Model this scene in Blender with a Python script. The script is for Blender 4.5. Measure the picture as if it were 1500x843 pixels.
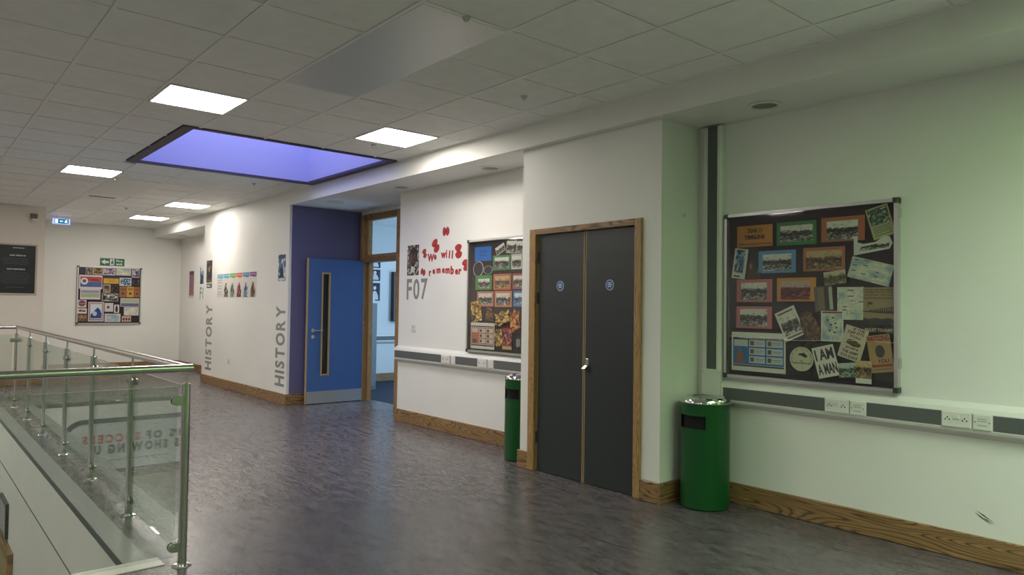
import bpy, math, random
from mathutils import Vector, Matrix
random.seed(7)
for o in list(bpy.data.objects): bpy.data.objects.remove(o)
SC = bpy.context.scene; COL = SC.collection

# ------------------------------------------------------------------ camera, light, exposure
FPX, YAW, PIT, ROL, HC = 1048.19, 0.707159, 0.0278849, 0.0136729, 1.41
fw = Vector((math.sin(YAW)*math.cos(PIT), math.cos(YAW)*math.cos(PIT), math.sin(PIT)))
r0 = Vector((math.cos(YAW), -math.sin(YAW), 0)); u0 = r0.cross(fw)
rt = math.cos(ROL)*r0 + math.sin(ROL)*u0; up = -math.sin(ROL)*r0 + math.cos(ROL)*u0
cam = bpy.data.cameras.new('camera'); cam.sensor_width = 36; cam.lens = FPX/1500*36
cam.clip_start = .05; cam.clip_end = 200
co = bpy.data.objects.new('camera', cam); COL.objects.link(co)
co.matrix_world = Matrix(((rt.x, up.x, -fw.x, 0), (rt.y, up.y, -fw.y, 0), (rt.z, up.z, -fw.z, HC), (0, 0, 0, 1)))
SC.camera = co
SC.view_settings.view_transform = 'Standard'; SC.view_settings.look = 'None'
SC.view_settings.gamma = 1; SC.view_settings.use_curve_mapping = False
SC.view_settings.exposure = 0.52
wd = bpy.data.worlds.new('sky'); SC.world = wd; wd.use_nodes = True
wd.node_tree.nodes['Background'].inputs[0].default_value = (.55, .68, .9, 1)
wd.node_tree.nodes['Background'].inputs[1].default_value = 1.0
LED = 24                       # emission of the ceiling panels
LEDCOL = (1, .925, .83)
def area(name, loc, sx, sy, watts, col, rot=(0, 0, 0)):
    l = bpy.data.lights.new(name, 'AREA'); l.shape = 'RECTANGLE'; l.size = sx; l.size_y = sy
    l.energy = watts; l.color = col
    o = bpy.data.objects.new(name, l); COL.objects.link(o); o.location = loc; o.rotation_euler = rot
    return o
area('daylight_over_purple_rooflight', (3.02, 7.9, 4.55), 1.9, 1.95, 27, (.93, .97, 1))
area('daylight_over_green_rooflight', (2.6, -.75, 4.55), 2.7, 2.3, 155, (.95, 1, .95))
area('daylight_in_classroom', (8.35, 9.2, 1.9), 3.6, 1.5, 85, (.45, .72, 1), (0, math.radians(90), 0))

# ------------------------------------------------------------------ helpers
def ray(x, y):
    return rt*((x-750)/FPX) - up*((y-421.5)/FPX) + fw
def onx(x, y, X): d = ray(x, y); p = d*(X/d.x); p.z += HC; return p
def ony(x, y, Y): d = ray(x, y); p = d*(Y/d.y); p.z += HC; return p

class Fr:                                        # a flat frame: u across, v up, n out of the surface
    def __init__(s, o, u, v, n): s.o, s.u, s.v, s.n = Vector(o), Vector(u), Vector(v), Vector(n)
    def p(s, a, b, c=0): return s.o + s.u*a + s.v*b + s.n*c
    def at(s, a, b, rot=0, c=0):
        cr, sr = math.cos(rot), math.sin(rot)
        return Fr(s.p(a, b, c), s.u*cr + s.v*sr, s.v*cr - s.u*sr, s.n)
def wallX(X): return Fr((X, 0, 0), (0, -1, 0), (0, 0, 1), (-1, 0, 0))      # faces -X, a = -Y
def wallY(Y): return Fr((0, Y, 0), (1, 0, 0), (0, 0, 1), (0, -1, 0))       # faces -Y, a = X
WL = {}
class MB:
    def __init__(s): s.v, s.f, s.uv, s.sm = [], [], None, False
    def add(s, vs, fs):
        n = len(s.v); s.v += [Vector(q) for q in vs]; s.f += [[i+n for i in f] for f in fs]; return s
    def box(s, x0, x1, y0, y1, z0, z1):
        return s.fbox(Fr((0, 0, 0), (1, 0, 0), (0, 1, 0), (0, 0, 1)), x0, x1, y0, y1, z0, z1)
    def fbox(s, F, a0, a1, b0, b1, c0, c1, uv=False):
        q = [(a, b, c) for c in (c0, c1) for b in (b0, b1) for a in (a0, a1)]
        if uv:
            if s.uv is None: s.uv = []
            s.uv += [((a-a0)/(a1-a0), (b-b0)/(b1-b0)) for a, b, c in q]
        return s.add([F.p(*t) for t in q], [(0, 2, 3, 1), (4, 5, 7, 6), (0, 1, 5, 4), (2, 6, 7, 3), (0, 4, 6, 2), (1, 3, 7, 5)])
    def bbox(s, F, a0, a1, b0, b1, c0, c1, e):       # box with its front edges chamfered by e
        q = [(a0, b0, c0), (a1, b0, c0), (a1, b1, c0), (a0, b1, c0), (a0, b0, c1-e), (a1, b0, c1-e), (a1, b1, c1-e), (a0, b1, c1-e),
             (a0+e, b0+e, c1), (a1-e, b0+e, c1), (a1-e, b1-e, c1), (a0+e, b1-e, c1)]
        return s.add([F.p(*t) for t in q], [(0, 3, 2, 1), (8, 9, 10, 11)] + [(i, (i+1) % 4, 4+(i+1) % 4, 4+i) for i in range(4)]
                     + [(4+i, 4+(i+1) % 4, 8+(i+1) % 4, 8+i) for i in range(4)])
    def prism(s, F, pts, c0, c1, uv=False):
        n = len(pts)
        if uv:
            xs = [p[0] for p in pts]; ys = [p[1] for p in pts]
            s.uv = [((a-min(xs))/(max(xs)-min(xs)), (b-min(ys))/(max(ys)-min(ys))) for a, b in pts]*2
        return s.add([F.p(a, b, c0) for a, b in pts] + [F.p(a, b, c1) for a, b in pts],
                     [list(range(n))[::-1], [n+i for i in range(n)]] + [(i, (i+1) % n, n+(i+1) % n, n+i) for i in range(n)])
    def ring(s, F, outer, inner, c0, c1):            # band between two outlines of equal length
        n = len(outer); vs = []
        for c in (c0, c1): vs += [F.p(a, b, c) for a, b in outer] + [F.p(a, b, c) for a, b in inner]
        fs = []
        for i in range(n):
            j = (i+1) % n
            fs += [(2*n+i, 2*n+j, 3*n+j, 3*n+i), (i, n+i, n+j, j), (i, j, 2*n+j, 2*n+i), (n+i, 3*n+i, 3*n+j, n+j)]
        return s.add(vs, fs)
    def cyl(s, p0, p1, r, n=16, r1=None):
        p0, p1 = Vector(p0), Vector(p1); d = (p1-p0).normalized(); r1 = r if r1 is None else r1
        a = d.orthogonal().normalized(); b = d.cross(a); s.sm = True
        cs = [(math.cos(t*2*math.pi/n), math.sin(t*2*math.pi/n)) for t in range(n)]
        return s.add([p0+(a*c+b*t)*r for c, t in cs] + [p1+(a*c+b*t)*r1 for c, t in cs],
                     [list(range(n))[::-1], list(range(n, 2*n))] + [(i, (i+1) % n, n+(i+1) % n, n+i) for i in range(n)])
    def lathe(s, c, prof, n=40, skip=None):
        c = Vector(c); m = len(prof); s.sm = True; vs = []; fs = []
        for i in range(n):
            t = i*2*math.pi/n
            vs += [c+Vector((r*math.cos(t), r*math.sin(t), z)) for r, z in prof]
        for i in range(n):
            for k in range(m-1):
                if skip and skip(i, k): continue
                j = (i+1) % n; fs.append((i*m+k, j*m+k, j*m+k+1, i*m+k+1))
        return s.add(vs, fs)
    def build(s, name, mat, parent=None, smooth=None, base=False):
        lo = Vector([min(v[i] for v in s.v) for i in range(3)]); hi = Vector([max(v[i] for v in s.v) for i in range(3)])
        org = (lo+hi)/2
        if base or parent is None: org.z = lo.z
        me = bpy.data.meshes.new(name); me.from_pydata([v-org for v in s.v], [], s.f)
        if s.uv:
            l = me.uv_layers.new(name='UVMap')
            for lp in me.loops: l.data[lp.index].uv = s.uv[lp.vertex_index]
        me.materials.append(mat)
        if s.sm if smooth is None else smooth:
            me.polygons.foreach_set('use_smooth', [True]*len(me.polygons)); me.set_sharp_from_angle(angle=.7)
        o = bpy.data.objects.new(name, me); COL.objects.link(o); put(o, org, parent)
        return o
def put(o, world, parent=None):
    o.location = Vector(world) - (WL[parent.name] if parent else Vector())
    o.parent = parent; WL[o.name] = Vector(world)
def tag(o, label, cat=None, group=None, kind=None):
    if label: o['label'] = label
    if cat: o['category'] = cat
    if group: o['group'] = group
    if kind: o['kind'] = kind
    return o
def empty(name, loc, label, cat=None, group=None, kind=None):
    o = bpy.data.objects.new(name, None); COL.objects.link(o); o.empty_display_size = .1; put(o, loc)
    return tag(o, label, cat, group, kind)
def struct(name, mb, mat, label=None): return tag(mb.build(name, mat), label, kind='structure')
def B(*a): return MB().box(*a)
def clone(o, world, parent):
    c = o.copy(); COL.objects.link(c); put(c, world, parent); return c

# ------------------------------------------------------------------ materials
def nodes(name):
    m = bpy.data.materials.new(name); m.use_nodes = True; nt = m.node_tree
    return m, nt, nt.nodes['Principled BSDF']
def N(nt, t, **kw):
    n = nt.nodes.new(t)
    for k, v in kw.items():
        if k.startswith('i_'):
            key = k[2:]; n.inputs[int(key) if key.isdigit() else key].default_value = v
        else: setattr(n, k, v)
    return n
def ramp(nt, fac, stops, interp='LINEAR'):
    r = N(nt, 'ShaderNodeValToRGB'); cr = r.color_ramp; cr.interpolation = interp
    while len(cr.elements) < len(stops): cr.elements.new(.5)
    for e, (p, c) in zip(cr.elements, stops): e.position = p; e.color = (*c, 1)
    nt.links.new(fac, r.inputs[0]); return r.outputs[0]
def L(c): return tuple((x/255/12.92 if x/255 <= .04045 else ((x/255+.055)/1.055)**2.4) for x in c)   # sRGB 0-255 to linear
def mat(name, col, rough=.5, metal=0, spec=.5, emit=0, bump=0, bscale=200, var=0, vscale=3):
    m, nt, b = nodes(name); c = (*col, 1)
    b.inputs['Base Color'].default_value = c; b.inputs['Roughness'].default_value = rough
    b.inputs['Metallic'].default_value = metal; b.inputs['Specular IOR Level'].default_value = spec
    if emit: b.inputs['Emission Color'].default_value = c; b.inputs['Emission Strength'].default_value = emit
    g = N(nt, 'ShaderNodeNewGeometry')
    if var:
        n = N(nt, 'ShaderNodeTexNoise', i_Scale=vscale, i_Detail=5.0); nt.links.new(g.outputs['Position'], n.inputs['Vector'])
        o = ramp(nt, n.outputs['Fac'], [(.3, tuple(x*(1-var) for x in col)), (.7, tuple(min(1, x*(1+var)) for x in col))])
        nt.links.new(o, b.inputs['Base Color'])
    if bump:
        n = N(nt, 'ShaderNodeTexNoise', i_Scale=bscale, i_Detail=3.0); nt.links.new(g.outputs['Position'], n.inputs['Vector'])
        bp = N(nt, 'ShaderNodeBump', i_Strength=bump, i_Distance=.002); nt.links.new(n.outputs['Fac'], bp.inputs['Height'])
        nt.links.new(bp.outputs['Normal'], b.inputs['Normal'])
    return m
def wood(name, axis, light, dark, fine=1.0):
    m, nt, b = nodes(name); g = N(nt, 'ShaderNodeNewGeometry')
    sc = [7*fine]*3; sc['XYZ'.index(axis)] = .75*fine
    mp = N(nt, 'ShaderNodeMapping'); mp.inputs['Scale'].default_value = sc; nt.links.new(g.outputs['Position'], mp.inputs[0])
    n1 = N(nt, 'ShaderNodeTexNoise', i_Scale=1.0, i_Detail=1.5, i_Roughness=.4, i_Distortion=.3); nt.links.new(mp.outputs[0], n1.inputs['Vector'])
    mu = N(nt, 'ShaderNodeMath', operation='MULTIPLY', i_1=30.0); nt.links.new(n1.outputs['Fac'], mu.inputs[0])
    fr = N(nt, 'ShaderNodeMath', operation='PINGPONG', i_1=.5); nt.links.new(mu.outputs[0], fr.inputs[0])
    mid = tuple((a*2+d)/3 for a, d in zip(light, dark))
    c1 = ramp(nt, fr.outputs[0], [(0, dark), (.16, mid), (.42, light), (1, light)])
    sc2 = [130]*3; sc2['XYZ'.index(axis)] = 5
    mp2 = N(nt, 'ShaderNodeMapping'); mp2.inputs['Scale'].default_value = sc2; nt.links.new(g.outputs['Position'], mp2.inputs[0])
    n2 = N(nt, 'ShaderNodeTexNoise', i_Scale=1.0, i_Detail=2.0); nt.links.new(mp2.outputs[0], n2.inputs['Vector'])
    c2 = ramp(nt, n2.outputs['Fac'], [(.35, (.72, .70, .68)), (.6, (1, 1, 1))])
    mx = N(nt, 'ShaderNodeMix', data_type='RGBA', blend_type='MULTIPLY'); mx.inputs[0].default_value = 1
    nt.links.new(c1, mx.inputs[6]); nt.links.new(c2, mx.inputs[7]); nt.links.new(mx.outputs[2], b.inputs['Base Color'])
    b.inputs['Roughness'].default_value = .42
    return m
def glass(name, tint, ior=1.5, rough=0.0):
    m = bpy.data.materials.new(name); m.use_nodes = True; nt = m.node_tree; nt.nodes.remove(nt.nodes['Principled BSDF'])
    out = nt.nodes['Material Output']
    t = N(nt, 'ShaderNodeBsdfTransparent'); t.inputs[0].default_value = (*tint, 1)
    g = N(nt, 'ShaderNodeBsdfGlossy', i_Roughness=rough); g.inputs[0].default_value = (1, 1, 1, 1)
    f = N(nt, 'ShaderNodeFresnel'); ge = N(nt, 'ShaderNodeNewGeometry'); pw = N(nt, 'ShaderNodeMapRange', i_3=ior, i_4=1/ior)   # a thin sheet: both faces reflect as seen from air
    nt.links.new(ge.outputs['Backfacing'], pw.inputs[0]); nt.links.new(pw.outputs[0], f.inputs['IOR'])
    mx = N(nt, 'ShaderNodeMixShader')
    nt.links.new(f.outputs[0], mx.inputs[0]); nt.links.new(t.outputs[0], mx.inputs[1]); nt.links.new(g.outputs[0], mx.inputs[2])
    nt.links.new(mx.outputs[0], out.inputs[0]); return m
def floor_mat():
    m, nt, b = nodes('marbled_lino'); g = N(nt, 'ShaderNodeNewGeometry')
    mp = N(nt, 'ShaderNodeMapping'); mp.inputs['Scale'].default_value = (9, 2.6, 4); mp.inputs['Rotation'].default_value = (0, 0, .35)
    nt.links.new(g.outputs['Position'], mp.inputs[0])
    n = N(nt, 'ShaderNodeTexNoise', i_Scale=2.2, i_Detail=9.0, i_Roughness=.72, i_Distortion=.6); nt.links.new(mp.outputs[0], n.inputs['Vector'])
    c = ramp(nt, n.outputs['Fac'], [(.28, L((54, 51, 53))), (.5, L((92, 87, 89))), (.62, L((110, 104, 106))), (.8, L((114, 108, 111)))])
    nt.links.new(c, b.inputs['Base Color'])
    r = ramp(nt, n.outputs['Fac'], [(.3, (.29,)*3), (.7, (.25,)*3)]); nt.links.new(r, b.inputs['Roughness'])
    b.inputs['Specular IOR Level'].default_value = .5
    return m
def ceil_grid_mat():
    m, nt, b = nodes('ceiling_tile_far'); g = N(nt, 'ShaderNodeNewGeometry')
    br = N(nt, 'ShaderNodeTexBrick', offset=0.0, squash=1.0); nt.links.new(g.outputs['Position'], br.inputs['Vector'])
    for k, v in (('Scale', 1.0), ('Mortar Size', .012), ('Brick Width', .6), ('Row Height', .6)): br.inputs[k].default_value = v
    for k, v in (('Color1', (.8, .8, .77, 1)), ('Color2', (.79, .79, .76, 1)), ('Mortar', (.84, .84, .81, 1))): br.inputs[k].default_value = v
    nt.links.new(br.outputs[0], b.inputs['Base Color']); b.inputs['Roughness'].default_value = .9
    return m
PAL = dict(bw=[(8, 8, 8), (46, 45, 42), (132, 128, 118), (226, 222, 210)], head=[(16, 11, 10), (40, 26, 24), (66, 42, 38), (92, 64, 54)], sep=[(36, 24, 14), (92, 66, 40), (148, 116, 76), (205, 176, 126)],
           red=[(20, 12, 12), (96, 18, 22), (150, 34, 40), (196, 170, 160)], col=[(30, 42, 28), (86, 96, 60), (150, 120, 70), (206, 196, 170)],
           blu=[(14, 26, 50), (40, 78, 130), (120, 156, 190), (222, 228, 230)], yel=[(26, 20, 12), (120, 76, 20), (206, 160, 40), (232, 216, 150)],
           map=[(150, 172, 190), (188, 200, 196), (206, 208, 180), (226, 224, 206)], dark=[(8, 8, 10), (24, 22, 24), (52, 44, 42), (120, 104, 92)],
           brn=[(24, 14, 10), (64, 38, 22), (104, 66, 38), (150, 108, 62)], grn=[(20, 30, 22), (60, 80, 66), (120, 140, 120), (190, 196, 180)],
           org=[(40, 14, 8), (150, 50, 20), (206, 110, 36), (230, 190, 110)], lil=[(44, 34, 60), (98, 84, 120), (160, 146, 172), (214, 206, 216)])
_pm = {}
def printed(kind, pal, seed, k=6.0):
    key = (kind, pal, seed, k)
    if key in _pm: return _pm[key]
    m, nt, b = nodes('print_%s_%s' % (kind, pal)); b.inputs['Roughness'].default_value = .55
    c = [L(x) for x in PAL[pal]]
    t = N(nt, 'ShaderNodeTexCoord'); mp = N(nt, 'ShaderNodeMapping'); mp.inputs['Location'].default_value = (seed*3.7, seed*1.9, seed*.7)
    nt.links.new(t.outputs['UV'], mp.inputs[0])
    if kind == 'photo':          # pale sky over a broken dark middle ground
        n = N(nt, 'ShaderNodeTexNoise', i_Scale=k*1.5, i_Detail=6.0, i_Roughness=.72, i_Distortion=.6); nt.links.new(mp.outputs[0], n.inputs['Vector'])
        sp = N(nt, 'ShaderNodeSeparateXYZ'); nt.links.new(t.outputs['UV'], sp.inputs[0])
        cv = N(nt, 'ShaderNodeFloatCurve'); cu = cv.mapping.curves[0]
        cu.points[0].location = (0, .58); cu.points[1].location = (1, .80); cu.points.new(.3, .50); cu.points.new(.52, .42); cu.points.new(.72, .72)
        cv.mapping.update(); nt.links.new(sp.outputs[1], cv.inputs[1])
        a = N(nt, 'ShaderNodeMath', operation='MULTIPLY_ADD', i_1=1.5, i_2=-.75); nt.links.new(n.outputs['Fac'], a.inputs[0])
        s = N(nt, 'ShaderNodeMath', operation='ADD'); nt.links.new(a.outputs[0], s.inputs[0]); nt.links.new(cv.outputs[0], s.inputs[1])
        o = ramp(nt, s.outputs[0], [(.34, c[0]), (.46, c[1]), (.58, c[2]), (.70, c[3])])
    elif kind == 'map':
        v = N(nt, 'ShaderNodeTexVoronoi', feature='DISTANCE_TO_EDGE', i_Scale=k*1.7); nt.links.new(mp.outputs[0], v.inputs['Vector'])
        n = N(nt, 'ShaderNodeTexNoise', i_Scale=k*.5, i_Detail=3.0); nt.links.new(mp.outputs[0], n.inputs['Vector'])
        o1 = ramp(nt, n.outputs['Fac'], [(.35, c[0]), (.47, c[1]), (.5, c[2]), (.62, c[3])])
        o2 = ramp(nt, v.outputs['Distance'], [(.01, (.45, .45, .48)), (.03, (1, 1, 1))])
        mx = N(nt, 'ShaderNodeMix', data_type='RGBA', blend_type='MULTIPLY'); mx.inputs[0].default_value = 1
        nt.links.new(o1, mx.inputs[6]); nt.links.new(o2, mx.inputs[7]); o = mx.outputs[2]
    else:                        # blotchy painting
        n = N(nt, 'ShaderNodeTexNoise', i_Scale=k, i_Detail=4.0, i_Distortion=1.6); nt.links.new(mp.outputs[0], n.inputs['Vector'])
        o = ramp(nt, n.outputs['Fac'], [(.36, c[0]), (.46, c[1]), (.54, c[2]), (.62, c[3])])
    nt.links.new(o, b.inputs['Base Color']); _pm[key] = m; return m
_fm = {}
def flat(c, rough=.6):
    if (c, rough) not in _fm: _fm[(c, rough)] = mat('paint_%02x%02x%02x' % c, L(c), rough)
    return _fm[(c, rough)]

WALL = mat('white_wall_paint', (.80, .80, .77), .55, bump=.12, bscale=90, var=.025, vscale=1.3)
TILE = mat('mineral_fibre_tile', (.93, .93, .905), .95, bump=.35, bscale=350, var=.03, vscale=8)
GRID = mat('white_t_bar', (.92, .92, .89), .45)
SOFF = mat('soffit_paint', (.82, .82, .79), .6)
PURPLE = mat('purple_wall_paint', L((100, 98, 138)), .5, bump=.1, bscale=90)
WELLP = mat('purple_well_paint', L((166, 168, 230)), .6)
WELLG = mat('green_well_paint', L((198, 230, 174)), .6)
DTRIM = mat('dark_purple_trim', L((62, 52, 78)), .5)
OAKY = wood('oak_along_y', 'Y', L((164, 130, 88)), L((78, 56, 34)))
OAKX = wood('oak_along_x', 'X', L((164, 130, 88)), L((78, 56, 34)))
OAKZ = wood('oak_upright', 'Z', L((186, 148, 98)), L((146, 110, 68)), 1.6)
FLOOR = floor_mat()
STEEL = mat('brushed_stainless_steel', (.60, .59, .57), .24, 1)
CHROME = mat('chrome', (.75, .75, .74), .08, 1)
GLASS = glass('railing_glass', (.90, .935, .915))
PANE = glass('window_glass', (.93, .96, .97))
ACRYL = glass('acrylic_cover', (.95, .96, .96), 1.47, .03)
ALU = mat('satin_aluminium', (.62, .62, .61), .32, .85)
WPLAST = mat('white_plastic', (.72, .72, .69), .35)
GREYST = mat('grey_cover_strip', L((92, 96, 96)), .5)
BLACKP = mat('black_plastic', (.02, .02, .022), .4)
DARK = mat('inside_shade', (.004, .004, .004), .9)

# ------------------------------------------------------------------ the shell
ZC, ZS = 3.01, 2.815            # tile face, soffit
XB, XC, XW, XD = 4.14, 4.22, 4.69, 5.26   # bulkhead face, column face, recessed wall, classroom door wall
YH0, YH1 = 9.68, 13.38          # HISTORY wall
VX, VY0, VY1, VL = .96, 4.285, 11.55, -3.2   # the opening in the floor
fl = MB()
for a in ((-6, 5.4, -4.6, VY0), (VX, 5.4, VY0, VY1), (-6, 5.4, VY1, 16.9), (-6, VL, VY0, VY1)): fl.box(*a, -.3, 0)
struct('floor', fl, FLOOR, 'dark grey marbled lino floor')
struct('floor_lower', B(-6.2, 3.4, 2, 16, -3.6, -3.4), mat('lower_lino', L((92, 86, 84)), .35, var=.15), 'floor of the storey below')
struct('floor_classroom', B(5.4, 9.6, 6, 11.9, -.3, 0), mat('blue_carpet', L((36, 48, 66)), .95, bump=.5, bscale=500, var=.2, vscale=60), 'dark blue classroom carpet')

FASC = mat('fascia_panel', (.86, .85, .81), .5, var=.03, vscale=2)
struct('wall_void_right', B(VX, VX+.2, VY0, VY1-.01, -3.4, -.302).box(VX-.01, VX-.0005, VY0, VY1-.01, -3.4, -.05), FASC, 'pale fascia below the railing')
struct('trim_1', B(VX-.008, VX-.0005, VY0, VY1-.01, -.05, -.004), mat('dark_edge_angle', (.09, .09, .09), .5), 'dark edge strip under the floor plate')  # dark strip along the lip between plate and fascia
struct('trim_2', B(VX-.0115, VX-.01, VY0, VY1-.01, -.482, -.47), flat((70, 68, 64)), 'thin joint along the pale fascia')
EDGE = mat('pale_edge_plate', (.34, .34, .33), .25, .1)
struct('trim_3', B(VX-.01, 1.072, 4.17, VY1, 0, .004), EDGE, 'glossy grey plate along the floor edge')
struct('trim_4', B(VL, 1.12, 4.15, VY0+.005, 0, .005), mat('front_plate_reflected_light', (.68, .68, .62), .3, .2), 'plate with reflected light in its pale colour at the end of the floor opening')  # same edge plate, its reflected light put into a paler base colour
struct('wall_void_back', B(VL, VX-.011, VY1-.01, VY1-.0005, -1.08, -.056).box(VL, VX-.011, VY1-.0005, VY1+.2, -1.08, -.302), mat('void_white', (.88, .89, .88), .5), 'white fascia at the far end of the floor opening')
struct('trim_5', B(VL, VX-.011, VY1-.012, VY1-.0005, -.055, -.001), flat((104, 96, 84)), 'brown slab edge at the far end')
struct('trim_6', B(VL, VX-.011, VY1-.016, VY1-.0105, -1.12, -1.06), flat((122, 92, 84)), 'red brown strip under the white fascia')
struct('wall_void_left', B(VL-.2, VL, VY0, VY1+.2, -3.4, 0), FASC, 'pale wall of the void')
struct('wall_void_front', B(VL, VX, VY0-.2, VY0-.002, -3.4, -.01), FASC, 'near wall of the void')
struct('wall_lower_back', B(VL, VX, 13.4, 13.6, -3.4, -1.08), mat('cream_lower_wall', L((214, 200, 160)), .6), 'cream wall in the storey below')
struct('ceiling_lower', B(VL, VX, VY1+.2, 13.6, -1.14, -1.08), WALL, 'ceiling of the storey below')

def skirt(name, F, a0, a1, m, label):
    s = MB(); s.bbox(F, a0, a1, 0.001, .15, .0005, .02, .004); return struct(name, s, m, label)
def wallblock(name, x0, x1, y0, y1, m=WALL, z0=0, z1=3.2, label=None): return struct(name, B(x0, x1, y0, y1, z0, z1), m, label)
wallblock('wall_right', XW, 5.0, -4.6, 4.3, label='white wall behind the large notice board')
# column with the double doors: jamb pieces and head around the opening
cb = MB().box(XC, XW, 3.265, 3.49, 0, ZS).box(XC, XW, 4.615, 4.80, 0, ZS).box(XC, XW, 3.49, 4.615, 2.06, ZS).box(XC+.12, XW, 3.49, 4.615, 0, 2.06)
struct('wall_column', cb, WALL, 'white boxed-out pier with grey double doors')
wallblock('wall_classroom_side', XW, XD, 4.3, 7.64, label='white wall with red paper poppies')
dw = MB().box(XD, XD+.12, 7.64, 8.53, 0, ZS).box(XD, XD+.12, 9.64, YH0, 0, ZS).box(XD, XD+.12, 8.53, 9.64, 2.76, ZS)
struct('wall_door', dw, WALL, 'wall around the open classroom door')
struct('wall_history', B(XB, XD+.12, YH0, YH1, 0, 3.2), WALL, 'white wall lettered HISTORY twice')
struct('wall_purple', B(XB+.035, XD, YH0-.006, YH0-.0005, 0, ZS-.001), PURPLE, 'dark purple end wall behind the open blue door')
wallblock('wall_recess', XW, 5.0, YH1, 16.9, label='white wall of the far recess')
wallblock('wall_back', 1.6, XW, 16.75, 16.95, label='white far wall with a small notice board')
wallblock('wall_back_left', -6.2, 1.85, 14.43, 16.75, mat('warm_wall', (.76, .70, .64), .55, var=.02), label='nearer warm white wall at the far left')
wallblock('wall_left', -6.2, -6, -4.6, 14.43, label='white wall across the void')
GREENW = mat('green_feature_wall', L((130, 200, 108)), .5)
wallblock('wall_behind', -6.2, 5, -4.8, -4.6, GREENW, label='green painted wall behind the viewer')
struct('bulkhead_near', B(XB, XW, -4.6, 7.64, ZS, 3.2).box(XB, XD, 7.64, YH0, ZS, 3.2), SOFF, 'white bulkhead along the wall')
struct('bulkhead_far', B(XB, XW, YH1, 16.75, ZS, 3.2), SOFF, 'white bulkhead over the far recess')
W = wallX
# skirting boards
skirt('baseboard_right', W(XW), -3.265, 4.5, OAKY, 'oak skirting board under the large notice board')
skirt('baseboard_column_side', Fr((0, 3.265, 0), (1, 0, 0), (0, 0, 1), (0, -1, 0)), XC-.02, XW-.02, OAKX, 'oak skirting board on the side of the pier')
skirt('baseboard_column_near', W(XC), -3.49, -3.2655, OAKY, 'short oak skirting board right of the double doors')
skirt('baseboard_column_far', W(XC), -4.82, -4.68, OAKY, 'short oak skirting board left of the double doors')
skirt('baseboard_middle', W(XW), -7.66, -4.80, OAKY, 'oak skirting board under the poppies')
skirt('baseboard_history', W(XB), -YH1, -YH0+.026, OAKY, 'oak skirting board under the HISTORY lettering')
skirt('baseboard_purple', wallY(YH0-.006), XB, XD-.08, OAKX, 'oak skirting board along the purple wall')
skirt('baseboard_recess', W(XW), -16.73, -YH1, OAKY, 'oak skirting board in the far recess')
skirt('baseboard_back', wallY(16.75), 1.85, XW-.02, OAKX, 'oak skirting board along the far wall')
skirt('baseboard_back_left', wallY(14.43), -6, 1.85, OAKX, 'oak skirting board on the nearer far-left wall')
skirt('baseboard_door', W(XD), -8.47, -7.64, OAKY, 'oak skirting board beside the classroom door frame')

# ------------------------------------------------------------------ ceiling with tiles
GX = [-.96+.6*i for i in range(9)]          # ... 3.84
GX = GX + [XB]
GY = [3.146+.605*k for k in range(-4, 6)] + [6.171+.59*k for k in range(1, 18)] + [16.75]
SK = (1.90, XB, 6.80, 8.98)                 # purple rooflight
SG = (1.2, 3.95, -1.95, .45)                # green rooflight behind the viewer
ce = MB()
for a in ((GX[0], XB, GY[0], SK[2]), (GX[0], SK[0], SK[2], SK[3]), (GX[0], XB, SK[3], 16.75)): ce.box(*a, 3.03, 3.2)
ceiling = struct('ceiling', ce, TILE, 'suspended ceiling of square tiles')
c2 = MB()
for a in ((-6, GX[0], -4.6, 16.75), (GX[0], XB, -4.6, SG[2]), (GX[0], SG[0], SG[2], SG[3]), (SG[1], XB, SG[2], SG[3]), (GX[0], XB, SG[3], GY[0])): c2.box(*a, ZC, 3.2)
struct('ceiling_outer', c2, ceil_grid_mat(), 'suspended ceiling beyond the view')
LIGHTS = [(1.44, 5.566), (3.24, 5.566), (1.44, 9.711), (3.24, 12.071), (3.24, 14.431)]
LABL = ['bright square ceiling light beside the corner of the purple rooflight', 'bright square ceiling light near the white bulkhead above the poppies',
        'bright square ceiling light beyond the purple rooflight beside a small sensor', 'bright square ceiling light shining on the HISTORY wall',
        'bright square ceiling light closest to the far wall']
panels = [(2.04, 3.146, 2.64, 4.961), (2.04, 10.301, 2.64, 12.071), (2.04, 12.661, 2.64, 14.431)]
def inside(x, y, r): return r[0]-.01 < x < r[2]+.01 and r[1]-.01 < y < r[3]+.01
TM = {}
g = .011
for i in range(len(GX)-1):
    for j in range(len(GY)-1):
        x0, x1, y0, y1 = GX[i], GX[i+1], GY[j], GY[j+1]
        cx, cy = (x0+x1)/2, (y0+y1)/2
        if any(abs(x0-a) < .05 and abs(y0-b) < .05 for a, b in LIGHTS): continue
        if any(inside(cx, cy, r) for r in panels): continue
        if cx < 1.85 and cy > 14.43: continue
        if x1 > SK[0] and y1 > SK[2] and y0 < SK[3]:        # cut around the rooflight
            if x0 < SK[0]-.05: x1 = SK[0]
            elif y0 < SK[2]-.02: y1 = SK[2]
            elif y1 > SK[3]+.02: y0 = SK[3]
            else: continue
            if x1-x0 < .03 or y1-y0 < .03: continue
        cx, cy = (x0+x1)/2, (y0+y1)/2; key = (round(x1-x0, 3), round(y1-y0, 3))
        if key in TM: clone(TM[key], (cx, cy, 3.022), ceiling)
        else: TM[key] = MB().bbox(Fr((0, 0, 0), (1, 0, 0), (0, -1, 0), (0, 0, -1)), x0+g, x1-g, -y1+g, -y0-g, -3.03, -3.0135, .004).build('ceiling_tile', TILE, ceiling)
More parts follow.
